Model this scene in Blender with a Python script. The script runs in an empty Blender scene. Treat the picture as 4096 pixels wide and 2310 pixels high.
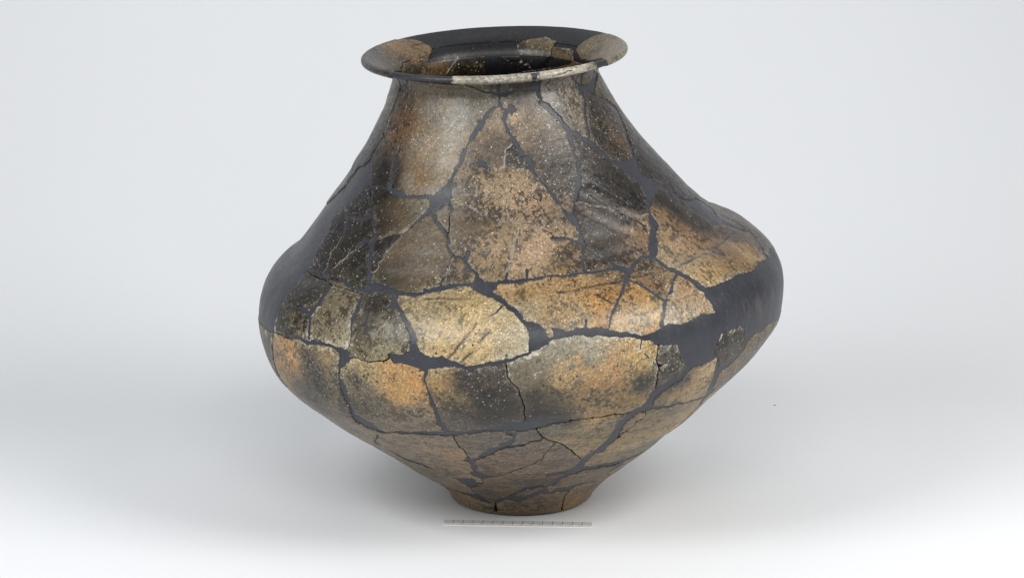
import bpy, math, time
import numpy as np
from mathutils import Matrix, Vector
T0 = time.time()
scene = bpy.context.scene
COL = scene.collection

# ------------------------------------------------------------------ camera
# photograph is 4096 x 2310; the focal length and pitch were solved from the ruler and the foot
IMG_W, IMG_H = 4096.0, 2310.0
FPX = 13900.0
PITCH = math.radians(13.08)
CAM = np.array([-0.008, -3.5, 1.037])
cam_data = bpy.data.cameras.new('camera')
cam_data.sensor_width = 36.0
cam_data.lens = 36.0 * FPX / IMG_W
cam_data.clip_end = 50.0
cam_data.clip_start = 0.05
cam = bpy.data.objects.new('camera', cam_data)
cam.location = CAM
cam.rotation_euler = (math.pi / 2 - PITCH, 0, 0)
COL.objects.link(cam)
scene.camera = cam

# ------------------------------------------------------------------ world and lamps (photo studio)
world = bpy.data.worlds.new('World')
scene.world = world
world.use_nodes = True
bg = world.node_tree.nodes['Background']
bg.inputs['Color'].default_value = (0.93, 0.96, 1.0, 1)
bg.inputs['Strength'].default_value = 0.14

def area(name, loc, target, sx, sy, power, color=(1, 1, 1)):
    d = bpy.data.lights.new(name, 'AREA')
    d.shape = 'RECTANGLE'
    d.size, d.size_y = sx, sy
    d.energy = power
    d.color = color
    o = bpy.data.objects.new(name, d)
    o.location = loc
    v = Vector(target) - Vector(loc)
    o.rotation_euler = v.to_track_quat('-Z', 'Y').to_euler()
    COL.objects.link(o)
    return o
# a softbox on either side, a little in front, a weaker one high over the camera, and an added fill light that brightens the backdrop
area('softbox_right', (1.18, -0.80, 1.25), (0, 0, 0.15), 0.75, 0.75, 22.5, (1.0, 0.985, 0.96))
area('softbox_left', (-1.10, -0.98, 1.25), (0, 0, 0.15), 0.75, 0.75, 19.5, (0.985, 0.99, 1.0))
area('softbox_front', (0.1, -2.3, 1.9), (0, 0, 0.1), 1.2, 0.8, 22.0, (1.0, 0.99, 0.975))
area('backdrop_fill_light', (0.0, 0.55, 1.55), (0.0, 1.35, 0.25), 1.8, 0.4, 4.6, (0.95, 0.98, 1.0))

scene.view_settings.view_transform = 'Standard'
scene.view_settings.look = 'None'
scene.view_settings.exposure = 0.0
scene.view_settings.gamma = 1.0
scene.view_settings.use_curve_mapping = False
scene.render.engine = 'CYCLES'
scene.cycles.max_bounces = 8
scene.cycles.use_denoising = True
scene.cycles.denoising_prefilter = 'NONE'

# ------------------------------------------------------------------ helpers
def clamp01(x):
    return np.clip(x, 0.0, 1.0)

def sstep(a, b, x):
    t = clamp01((x - a) / (b - a))
    return t * t * (3 - 2 * t)

def hash3(i, j, k, seed):
    n = (i.astype(np.int64) * 73856093) ^ (j.astype(np.int64) * 19349663) ^ (k.astype(np.int64) * 83492791) ^ (seed * 2654435)
    n = (n ^ (n >> 13)) * 1274126177
    n = n & 0x7fffffff
    n = (n ^ (n >> 16)) * 60493
    return ((n & 0xffffff) / float(0xffffff)).astype(np.float32)

def vnoise(p, scale, seed=0):
    """value noise in 3D, result about -1..1; p (...,3) metres, scale in cells per metre"""
    q = p * scale
    f = np.floor(q)
    t = (q - f).astype(np.float32)
    t = t * t * (3 - 2 * t)
    i, j, k = (f[..., a].astype(np.int64) + 4096 for a in range(3))
    x, y, z = t[..., 0], t[..., 1], t[..., 2]
    def L(a, b, w):
        return a + (b - a) * w
    c = [[[hash3(i + a, j + b, k + d, seed) for d in (0, 1)] for b in (0, 1)] for a in (0, 1)]
    r = L(L(L(c[0][0][0], c[1][0][0], x), L(c[0][1][0], c[1][1][0], x), y),
          L(L(c[0][0][1], c[1][0][1], x), L(c[0][1][1], c[1][1][1], x), y), z)
    return r * 2 - 1

def fbm(p, scale, octs=3, seed=0, gain=0.55):
    s = 0.0
    a, tot = 1.0, 0.0
    for o in range(octs):
        s = s + a * vnoise(p, scale * 2.03 ** o, seed + 17 * o)
        tot += a
        a *= gain
    return s / tot * 1.5

FW = np.array([0, math.cos(PITCH), -math.sin(PITCH)])
UP = np.array([0, math.sin(PITCH), math.cos(PITCH)])
RT = np.array([1.0, 0, 0])

def proj(p):
    d = p - CAM
    z = d @ FW
    return np.stack([2048 + FPX * (d @ RT) / z, 1155 - FPX * (d @ UP) / z], -1)

def floor_pt(px, py, z=0.0):
    d = FW * FPX + RT * (px - 2048) - UP * (py - 1155)
    t = (z - CAM[2]) / d[2]
    return CAM + t * d

def srgb(h):
    h = h.lstrip('#')
    c = np.array([int(h[i:i + 2], 16) for i in (0, 2, 4)]) / 255.0
    return np.where(c <= 0.04045, c / 12.92, ((c + 0.055) / 1.055) ** 2.4)

def np_mesh(name, verts, faces, smooth=True):
    """verts (n,3); faces: (m,4) int with -1 in the last column for triangles"""
    me = bpy.data.meshes.new(name)
    me.vertices.add(len(verts))
    me.vertices.foreach_set('co', np.ascontiguousarray(verts, dtype=np.float32).ravel())
    tri = faces[:, 3] < 0
    cnt = np.where(tri, 3, 4)
    start = np.concatenate([[0], np.cumsum(cnt)[:-1]])
    flat = faces.ravel()
    flat = flat[flat >= 0]
    me.loops.add(len(flat))
    me.loops.foreach_set('vertex_index', flat.astype(np.int32))
    me.polygons.add(len(faces))
    me.polygons.foreach_set('loop_start', start.astype(np.int32))
    me.polygons.foreach_set('loop_total', cnt.astype(np.int32))
    me.polygons.foreach_set('use_smooth', np.full(len(faces), smooth))
    me.update(calc_edges=True)
    return me

def set_attr(me, name, data):
    data = np.asarray(data, dtype=np.float32)
    if data.ndim == 2:
        a = me.attributes.new(name, 'FLOAT_COLOR', 'POINT')
        rgba = np.ones((len(data), 4), np.float32)
        rgba[:, :3] = data
        a.data.foreach_set('color', rgba.ravel())
    else:
        a = me.attributes.new(name, 'FLOAT', 'POINT')
        a.data.foreach_set('value', data)

def link(name, me, mat=None, parent=None):
    o = bpy.data.objects.new(name, me)
    if mat is not None:
        me.materials.append(mat)
    o.parent = parent
    COL.objects.link(o)
    return o

class NT:
    """small node-tree builder"""
    def __init__(self, name):
        self.m = bpy.data.materials.new(name)
        self.m.use_nodes = True
        self.t = self.m.node_tree
        self.t.nodes.clear()
        self.out = self.n('ShaderNodeOutputMaterial')
        self.b = self.n('ShaderNodeBsdfPrincipled')
        self.l(self.b.outputs[0], self.out.inputs[0])
    def n(self, typ, **kw):
        x = self.t.nodes.new(typ)
        for k, v in kw.items():
            if k.startswith('i_'):
                x.inputs[k[2:].replace('_', ' ')].default_value = v
            else:
                setattr(x, k, v)
        return x
    def l(self, a, b):
        self.t.links.new(a, b)
    def put(self, sock, v):
        if hasattr(v, 'is_linked') or hasattr(v, 'links'):
            self.l(v, sock)
        else:
            sock.default_value = v
    def math(self, op, a, b=None, clamp=False):
        x = self.n('ShaderNodeMath', operation=op, use_clamp=clamp)
        self.put(x.inputs[0], a)
        if b is not None:
            self.put(x.inputs[1], b)
        return x.outputs[0]
    def mix(self, f, a, b, blend='MIX'):
        x = self.n('ShaderNodeMix', data_type='RGBA', blend_type=blend)
        x.clamp_factor = True
        self.put(x.inputs[0], f)
        self.put(x.inputs[6], a)
        self.put(x.inputs[7], b)
        return x.outputs[2]
    def attr(self, name, col=False):
        x = self.n('ShaderNodeAttribute', attribute_name=name)
        return x.outputs['Color'] if col else x.outputs['Fac']
    def noise(self, scale, detail=3, rough=0.55, vec=None):
        x = self.n('ShaderNodeTexNoise', i_Scale=scale, i_Detail=detail, i_Roughness=rough)
        if vec is not None:
            self.l(vec, x.inputs['Vector'])
        return x.outputs['Fac']
    def maprange(self, v, a, b, c=0.0, d=1.0, smooth=False):
        x = self.n('ShaderNodeMapRange', clamp=True)
        if smooth:
            x.interpolation_type = 'SMOOTHSTEP'
        self.put(x.inputs['Value'], v)
        x.inputs['From Min'].default_value = a
        x.inputs['From Max'].default_value = b
        x.inputs['To Min'].default_value = c
        x.inputs['To Max'].default_value = d
        return x.outputs[0]
    def bump(self, h, strength, dist, normal=None):
        x = self.n('ShaderNodeBump')
        x.inputs['Strength'].default_value = strength
        x.inputs['Distance'].default_value = dist
        self.l(h, x.inputs['Height'])
        if normal is not None:
            self.l(normal, x.inputs['Normal'])
        return x.outputs[0]

# ------------------------------------------------------------------ survey of the jar
# outline of the jar wall in metres, from the foot up: left x, left z, right x, right z
PROFILE = np.array([[-0.0691, -0.0009, 0.0712, -0.0004], [-0.0706, 0.0015, 0.0734, 0.0023], [-0.072, 0.0039, 0.0753, 0.0054], [-0.0726, 0.0069, 0.0765, 0.009], [-0.0741, 0.0093, 0.0785, 0.0118], [-0.0761, 0.0125, 0.0808, 0.0149], [-0.0857, 0.0217, 0.0904, 0.0249], [-0.0965, 0.029, 0.1007, 0.034], [-0.1081, 0.0357, 0.1115, 0.042], [-0.1185, 0.043, 0.1218, 0.0504], [-0.1289, 0.0508, 0.1323, 0.0587], [-0.1393, 0.0585, 0.1426, 0.0675], [-0.1501, 0.0659, 0.1523, 0.0764], [-0.1612, 0.0731, 0.1618, 0.0855], [-0.1719, 0.0802, 0.1725, 0.0938], [-0.183, 0.0875, 0.1826, 0.102], [-0.1941, 0.0948, 0.1916, 0.1114], [-0.2041, 0.1014, 0.2005, 0.121], [-0.2143, 0.1094, 0.2099, 0.1307], [-0.2246, 0.1172, 0.2196, 0.1407], [-0.2339, 0.1245, 0.2292, 0.1501], [-0.2429, 0.133, 0.2379, 0.1591], [-0.2509, 0.1417, 0.246, 0.1682], [-0.2574, 0.1518, 0.2537, 0.1789], [-0.2628, 0.1635, 0.2611, 0.1894], [-0.2664, 0.1758, 0.2679, 0.1999], [-0.2689, 0.1881, 0.2712, 0.2121], [-0.2703, 0.2007, 0.2726, 0.225], [-0.27, 0.2099, 0.2727, 0.2381], [-0.2687, 0.219, 0.2702, 0.2509], [-0.2661, 0.2276, 0.2646, 0.2629], [-0.2621, 0.2358, 0.2567, 0.2724], [-0.2576, 0.2432, 0.2472, 0.2808], [-0.2519, 0.25, 0.2372, 0.2881], [-0.2458, 0.256, 0.2266, 0.2928], [-0.2386, 0.2608, 0.2138, 0.2963], [-0.2318, 0.2676, 0.2018, 0.3045], [-0.2259, 0.2746, 0.1916, 0.3115], [-0.2195, 0.2833, 0.1845, 0.3186], [-0.2132, 0.2922, 0.1766, 0.3255], [-0.2069, 0.3015, 0.1695, 0.3333], [-0.2005, 0.3104, 0.1629, 0.3406], [-0.1939, 0.3193, 0.1562, 0.348], [-0.1872, 0.328, 0.1488, 0.3553], [-0.1808, 0.3369, 0.1419, 0.3629], [-0.1746, 0.346, 0.1354, 0.3703], [-0.1695, 0.3561, 0.1287, 0.3779], [-0.1636, 0.3654, 0.1221, 0.3859], [-0.1577, 0.3746, 0.1159, 0.3937], [-0.1525, 0.3845, 0.1098, 0.4018], [-0.1476, 0.3943, 0.1039, 0.4104], [-0.1427, 0.4042, 0.0983, 0.4187], [-0.1379, 0.4138, 0.093, 0.4273], [-0.1345, 0.4242, 0.0878, 0.4357], [-0.1311, 0.4349, 0.0828, 0.4444], [-0.1293, 0.4455, 0.0794, 0.4529]])
# survey sheets: origin and scale of the drawing each trace below was made on
SHEET = {'A': (1400, 60, 1200 / 2576), 'B': (1400, 600, 800 / 1937), 'C': (2000, 300, 800 / 1937), 'D': (1000, 600, 800 / 1937),
         'E': (2400, 700, 800 / 1937), 'F': (1000, 1100, 800 / 1937), 'G': (1700, 1100, 800 / 1937), 'H': (2400, 1200, 800 / 1937),
         'I': (1500, 1650, 600 / 1937), 'J': (2000, 1650, 600 / 1937), 'K': (2000, 750, 700 / 1937), 'L': (1400, 60, 600 / 2576),
         'M': (1950, 60, 600 / 2576), 'V': (0, 0, 4096 / 2576)}
# mended joints on the outside: sheet, then x,y[,width] ... ; f filled joint, k open crack, w chalky hairline, g groove, s pale streak
LINES = '''
f A 495,545,28 490,600,34 470,625,24 440,610,14 410,700,9 370,810,8 320,920,8 290,1020,9 300,1070,9 340,1120,8 410,1170,9
f A 495,560,20 495,640,10 490,760,8 475,870,8 460,980,9 440,1080,9 420,1160,16 400,1230,24 395,1288,24
f A 460,640,60 430,630,30
f B 480,0,30 450,80,26 420,170,30 395,270,36 375,370,46 330,365,30 270,350,36 200,345,30
f D 1165,100,14 1160,250,14 1155,330,30 1170,420,16 1170,500,14 1180,600,24 1190,680,30 1195,800,34 1215,860,40 1180,920,80 1170,1000,50 1165,1100,50 1155,1200,50 1145,1300,60
f D 930,640,44 1020,640,30 1090,660,34 1160,650,34
f D 940,660,28 915,750,26 890,830,14
w D 890,830 850,900 800,1000 770,1090 755,1130 700,1200
w D 930,600 905,550
f D 1055,650,26 1060,740,14
f D 1110,850,30 1090,900,50 1040,930,20
w D 1020,960 930,1030 850,1100 800,1140
f D 790,1145,24 720,1200,12
f D 870,1270,40 960,1300,46 1000,1340,30 1090,1350,40 1150,1330,90 1230,1330,100 1330,1350,70 1420,1390,56 1500,1390,40 1600,1400,56 1700,1370,40 1800,1340,50 1937,1320,40
f D 590,1120,30 640,1180,26 720,1230,22 800,1260,20 880,1280,30
k D 560,1180,10 650,1230,12 770,1290,12 870,1330,10 960,1360,10 1090,1385,12
f B 420,410,50 490,420,80 540,460,50 640,455,40 740,445,36 800,460,40
f B 375,370,40 420,410,40
f B 960,320,40 990,260,26 1030,170,36 1070,120,50 1090,50,40 1110,0,24
f A 945,1260,40 960,1200,46 985,1150,14 1020,1100,14 1060,1040,46 1110,960,46 1160,880,46 1190,830,34 1230,795,24 1270,780,20 1280,730,18 1290,690,24
f A 1280,760,24 1300,815,24 1340,830,56 1320,890,40 1340,960,30 1370,1010,28 1400,1060,40 1440,1130,40 1460,1180,46 1490,1210,14
f A 1340,830,30 1380,815,36
f C 150,660,40 200,740,40 225,780,12 270,810,66 290,870,66 310,920,40 340,970,30 380,1010,24 440,1080,13 470,1120,40 510,1170,36 560,1230,30 600,1280,16 640,1340,50 690,1400,60
f C 90,620,26 150,600,30
k A 990,595,14 1060,630,16 1130,655,10 1200,665,10 1300,665,9 1420,660,9 1530,630,10 1640,575,9 1720,530,10 1800,515,16 1900,480,16
f A 1230,680,24 1330,690,30 1400,650,24 1530,640,20 1600,640,56 1615,690,12
k A 1610,695,10 1645,740,9
f A 1640,760,46 1700,790,56 1760,850,56 1800,890,56 1830,930,24 1870,980,56 1900,1020,40
f C 650,520,56 700,550,56 770,590,46 860,640,52 930,700,46 1000,770,40 1080,830,36 1150,860,56
f C 1560,1060,46 1650,1120,30 1740,1190,40 1830,1240,50 1920,1290,80
f E 1440,545,20 1500,600,26 1540,660,36 1590,750,26 1640,830,40
f C 790,150,46 820,230,32 830,330,26 840,420,24 855,520,20 870,630,28
f C 900,190,24 960,215,10 1030,240,10 1090,290,20 1140,340,30 1180,430,26 1220,530,26 1250,620,24 1275,700,26 1295,770,36 1310,800,50
f C 660,560,56 680,620,46 700,680,32 715,750,20 740,800,18 760,850,44 760,940,36 755,1030,46 750,1100,46 735,1180,36 720,1250,24 705,1310,16 710,1370,46
f C 700,1010,46 720,1020,30
f K 815,240,20 800,290,50 830,370,80 870,440,70 880,520,40 890,590,56 920,660,56 910,750,56 920,830,56 930,900,66 940,940,60
f K 690,220,20 740,280,50 790,330,60
f K 580,570,50 650,560,60 740,560,40 830,590,20 880,600,50
f K 920,660,30 1060,740,16 1170,800,16 1260,850,20
f K 0,1040,56 60,1040,66 200,1040,50 300,1020,52 400,1000,40 540,980,36 680,985,44 800,965,36 940,945,34 1080,935,40 1200,915,52 1290,890,76 1380,910,90 1430,930,80
f K 290,920,36 300,1000,30
f K 80,955,44 65,1030,40
f K 500,960,30 510,985,30
f K 560,1020,26 565,1000,26
f K 1400,990,50 1390,1060,38 1360,1140,56 1320,1220,36 1280,1310,46 1240,1400,36 1220,1453,26
f K 1430,930,70 1500,830,64 1560,780,56 1650,770,56 1720,790,46 1800,850,46 1900,920,50
f K 1680,330,60 1710,400,104 1700,500,104 1690,600,124 1690,700,140 1700,770,80
f K 1420,1020,20 1520,1060,20 1620,1110,32 1700,1170,26 1780,1230,36 1850,1250,46
w K 850,155 940,180 1040,215 1140,215 1250,255 1340,240 1420,270 1500,300 1580,305 1640,300
w K 590,50 620,90 720,65 830,80
w K 0,370 80,385 220,395 330,400 420,435 500,480
k K 500,480,10 560,520,12 600,545,14
w K 70,0 75,150 80,380
w K 225,400 200,500 160,620 130,750 110,870 90,930
f E 690,900,40 760,950,50 850,990,50 930,1050,50 1000,1100,60
f E 740,970,36 710,1030,26 690,1120,46 660,1180,36 640,1240,46 620,1320,34 600,1400,46 600,1453,60
f H 1440,380,30 1400,470,24 1310,570,30 1200,640,50 1140,700,50 1100,780,46 1070,830,40
f H 1140,560,20 1130,640,36 1110,740,40 1080,820,36 1020,930,24 940,1040,16 830,1150,12 700,1270,12 580,1380,12
f H 0,310,80 80,310,70 200,330,50 330,345,50 440,365,60 520,370,70
f H 840,690,46 770,760,46 690,800,56 600,860,66 520,920,66 470,1010,66 430,1050,56 330,1080,36 280,1130,50 220,1170,56 180,1230,56 150,1310,56 80,1370,54 0,1453,56
f H 440,1050,36 540,1040,26 640,1030,18 740,1000,18 850,980,13 930,955,12 1000,930,16 1060,900,30 1100,860,14
k H 565,440,14 550,520,14 545,580,12 565,640,22 560,720,20 545,800,18 540,850,22
k H 575,630,14 640,620,9
k H 280,1080,10 180,1100,10 80,1110,9 0,1130,9
k H 440,1090,10 390,1150,11 330,1210,12 250,1270,12 180,1320,10 130,1360,10
f H 390,470,14 430,520,12 490,570,18 530,620,12
f G 700,200,50 770,260,60 820,310,60 880,360,56 930,410,56 960,450,40 1000,480,60
f G 750,300,24 690,350,18 630,395,10
f G 1200,620,60 1290,600,40 1380,580,60 1480,550,90 1580,550,100 1700,550,100 1800,570,66 1937,585,50
f G 1240,520,36 1330,540,36
f G 1560,435,32 1562,440,32
f G 1020,740,22 960,770,36 870,810,44 760,845,44 620,860,52 500,880,46 400,890,46 290,870,60 190,850,90 100,850,130 0,870,120
f G 430,925,40 470,895,24
f F 1400,210,80 1390,260,100 1440,310,60 1480,390,46 1520,470,54 1560,550,56 1580,640,70 1590,720,90
f F 1340,320,46 1400,300,50
f F 1700,930,46 1690,1000,18 1715,1090,22 1740,1180,28 1770,1260,40 1800,1340,46 1840,1430,36
f I 770,0,56 800,60,36 850,130,36 890,190,36 930,250,40
f F 910,850,60 860,890,24 870,960,12 870,1000,20 890,1060,46 920,1150,46 950,1220,30 1000,1310,24 1030,1370,20 1080,1400,60 1150,1440,60
f F 940,720,14 965,650,11 975,560,10 970,510,24 990,430,36 1030,350,60 1050,280,46 1070,210,40
k F 225,545,10 290,570,14 370,605,14
f F 370,610,30 450,605,36 540,640,46 640,650,56 720,665,40 800,690,36 870,730,56 920,770,100
f F 570,620,26 570,540,24 580,450,28 570,390,46 600,340,56 650,290,46 710,210,46 760,140,36 785,110,20
f F 480,310,50 540,350,60
f F 225,540,20 222,700,13 235,830,12 265,930,13 310,1010,14 360,1080,12
k F 970,800,11 1080,825,12 1200,835,12 1300,830,12
f I 0,190,40 80,230,30 160,250,12 240,245,11 300,240,26 360,250,24 440,255,18 480,255,11 520,255,26 620,260,36 720,275,40 820,270,52 900,280,52 960,265,66 1040,275,46 1150,260,34 1300,240,36 1430,220,34 1500,215,46 1620,200,66 1720,160,76 1850,150,66 1937,150,86
f I 780,140,20 850,180,18
f J 100,160,86 300,170,120 450,140,120 600,110,84 750,100,66 880,100,46
f J 100,260,36 200,270,34
k J 880,110,12 980,95,11 1100,80,11 1250,60,11 1400,35,11 1500,15,11
k J 470,240,18 520,270,16 540,310,26 600,340,16 700,370,14 780,395,18 860,435,20 930,490,22 970,530,18 1020,575,13
k J 710,380,11 620,480,11 550,560,11 470,610,11 380,660,11 250,710,11 120,745,11
k I 1010,310,14 1050,380,14 1100,460,16 1160,520,14 1215,580,13
f I 1240,610,40 1320,590,30 1420,540,56 1520,490,56 1620,450,40 1690,400,86 1740,370,56 1790,320,18
f I 1700,420,36 1800,420,32 1900,410,28
f J 160,425,36 290,410,22 310,405,14
k J 310,405,13 380,380,12 450,360,12 530,345,12
f I 1260,620,46 1280,680,76 1290,740,46 1310,800,86 1380,800,66 1450,805,36 1550,805,28 1650,785,22 1740,745,13
f I 1150,610,14 1240,630,20
k J 110,765,11 250,785,11 370,795,11 500,790,11 620,780,11
f I 1320,915,20 1400,905,10
f I 230,490,12 330,550,24 420,600,38 520,630,34 620,670,42 700,710,28 760,740,12
f I 0,360,30 70,395,12
f I 930,970,14 1040,1005,20 1150,1040,34 1250,1065,46 1350,1085,46 1420,1125,36 1500,1150,12 1580,1150,20 1650,1110,28 1750,1085,28 1800,1100,66 1937,1105,34
f I 1250,990,12 1300,1030,22 1380,1080,30
f I 1600,1145,18 1700,1085,18 1800,1040,18 1900,990,22 1937,970,28
f J 0,1120,24 130,1095,36 280,1100,36 400,1060,34 480,1030,52 540,1000,76 600,940,28 700,900,34 780,840,46 870,800,22 960,760,56
f J 150,1060,12 250,1010,22 330,965,32 450,950,18 540,935,12 600,930,12
f J 560,1040,22 680,1010,15 780,980,46 860,985,56 950,940,46 1040,910,24 1160,900,18 1250,885,13 1310,855,13 1400,810,12
f J 640,790,40 740,775,34 850,765,40 960,740,66 1020,690,76 1070,610,66 1120,570,56 1200,520,42 1300,450,42 1400,370,66 1460,310,76 1500,240,66 1550,150,86 1620,80,66 1700,0,56
f J 1030,730,56 1150,710,34 1280,690,40 1400,665,38 1500,640,46 1600,605,38 1700,575,32 1760,550,18 1850,500,14
f J 1400,775,12 1470,720,36 1550,660,36
k J 880,1030,12 830,1070,14 820,1130,13 805,1200,18 800,1260,26
k I 1500,1150,11 1530,1210,14 1560,1285,44
f B 1230,130,36 1280,130,80 1330,175,26
w B 1340,175 1490,155 1560,160 1650,180 1750,205
w B 1000,500 1100,540 1200,580 1280,640 1400,650 1500,695 1650,705
w B 1500,0 1495,155
f B 970,480,16 985,570,44 965,650,12
k B 965,650,10 962,800,10
f B 780,600,50 830,660,56 870,730,34 920,800,56 950,880,36 960,950,28 990,1010,28 1010,1040,14 1060,1040,36 1120,1090,46 1180,1150,38 1230,1200,46 1250,1260,100
f B 1150,990,36 1130,1060,36
w B 990,1050 960,1130 920,1240
f B 910,1250,30 880,1290,40
f B 770,580,46 700,640,46 640,700,40 590,740,30
w B 590,740 480,800 340,830 260,860
w B 560,770 420,930 290,1080 200,1240
f A 1580,470,52 1578,510,44 1575,560,56
k G 785,870,10 800,970,10 830,1030,11 870,1060,12 910,1120,13 940,1200,14 960,1270,13 965,1330,12 950,1410,12
f A 290,1050,8 240,1130,8 195,1200,8 175,1250,10
f G 0,140,40 100,150,46 250,112,40 330,98,40 430,92,40
f C 1455,1250,40 1440,1310,14 1470,1370,36
g G 1350,160 1600,120 1900,70
g G 0,230 200,225 430,235
g G 340,850 430,760 540,640 620,550
g G 230,800 300,720 420,580 500,480
g G 500,850 600,760
g K 1430,1000 1640,970 1840,920
g K 640,1160 830,1140 1100,1090 1360,1040
g E 750,890 900,820 1050,750 1180,660 1300,560
g K 1050,1190 1250,1290
s K 900,30 1200,180 1600,400
s K 860,180 1150,330 1450,480
s K 1000,20 1300,200 1560,330
g K 1000,90 1250,230 1600,420
'''
# areas of fill on the outside; a trailing o marks corners that lie beyond the outline (round the back)
AREAS = '''
D 1170,90 1150,240 1140,340 1060,410 1000,480 920,540 840,600 790,680 760,760 720,850 660,950 610,1050 590,1120 560,1160 500,1240 420,1330 370,1400 336,1453 290,1520 260,1600 240,1680 225,1770 150,1740 60,1690o -60,1500o -40,1300o 100,1050o 300,860o 500,700o 640,600o 740,520 840,420 900,370 950,300 1000,230 1050,165 1100,150
B 790,460 860,400 930,340 980,330 985,450 960,490 880,560 830,600 780,580 770,520
C 1140,850 1220,820 1280,800 1320,790 1340,850 1360,920 1420,980 1500,1010 1560,1050 1540,1110 1510,1150 1490,1220 1480,1260 1430,1250 1410,1180 1400,1110 1340,1040 1260,980 1190,920
E 870,250 920,230 1000,270 1080,330 1130,400 1200,450 1290,500 1380,530 1440,560 1380,560 1300,520 1180,490 1080,500 1040,440 980,400 900,340 860,290
C 690,0 750,60 790,100 830,95 870,70 890,20 900,-40 945,-10 930,80 920,160 900,200 860,170 810,140 760,110 720,60 680,20
E 1010,1090 1100,1070 1220,1030 1320,970 1400,950 1490,920 1520,860 1550,830 1620,810 1650,820 1640,740 1660,680 1690,690 1760,700o 1950,900o 1950,1300o 1850,1453o 1720,1400 1640,1440 1580,1500 1500,1540 1440,1590 1430,1471 1350,1481 1260,1511 1190,1521 1150,1611 1110,1691 1130,1761 1080,1801 1000,1841 900,1871 870,1891 830,1851 800,1771 760,1691 740,1641 700,1641 620,1651 570,1651 500,1611 430,1571 400,1551 500,1531 560,1501 610,1471 650,1441 800,1441 830,1431 900,1391 980,1351 1120,1331 1090,1251 1060,1220 1010,1150 980,1110
G 400,90 470,60 490,10 530,10 570,60 700,70 700,130 650,150 700,190 760,230 740,270 690,250 650,220 570,200 500,160 450,120
G 970,450 1060,450 1110,480 1150,530 1190,580 1210,650 1150,690 1080,730 1010,730 1000,670 1010,600 980,520
F 1330,770 1450,770 1540,730 1550,650 1620,670 1650,740 1720,770 1740,810 1860,780 1937,820 1937,890 1800,890 1740,900 1700,940 1660,930 1600,890 1500,860 1380,850
I 980,825 1100,850 1270,850 1310,890 1330,940 1230,970 1130,920 1070,870
F 870,730 920,740 970,800 960,830 900,850 870,900 850,880 870,800
'''
# the mouth: mostly black fill with sherds set into it (outlines on the inner wall), then cracks in them
MOUTH = '''
L 150,760 330,590 470,500 700,455 900,405 1100,430 1220,460 1300,510 1380,540 1405,600 1370,690 1350,760 1300,860 1270,950 1180,990 900,980 680,960 400,900 230,840
M 1540,560 1640,470 1740,410 1880,350 2010,322 2200,365 2330,440 2410,550 2410,640 2300,660 2100,720 1900,760 1730,790 1610,770 1560,670 1520,610
M 500,520 590,450 720,415 870,405 1010,380 1080,420 1180,450 1130,520 1110,555 1280,570 1400,590 1470,620 1470,800 1400,860 1000,930 720,960 450,1010 0,1040 -40,1040 -60,720 0,680 120,690 230,740 280,790 420,800 540,780 555,700 510,600
L 1640,1020 1720,900 1800,790 1900,760 2060,740 2160,740 2120,830 2200,870 2270,900 2250,1040
'''
MOUTH_LINES = '''
k L 350,585,14 480,625,16 620,660,16 740,710,16 820,770,16 910,830,20 890,890,24 870,960,20
k L 910,830,16 1000,795,14 1100,765,14 1200,740,14 1370,690,14
k M 1105,550,20 1100,700,18 1050,800,22 1000,870,18 960,930,18
w M 560,785 640,840 720,890
w M 1110,560 1280,575 1460,610
w L 1650,1000 1720,900 1850,760
w L 2090,840 2200,820 2240,880
g L 1030,545 1140,510 1260,490
'''
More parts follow.
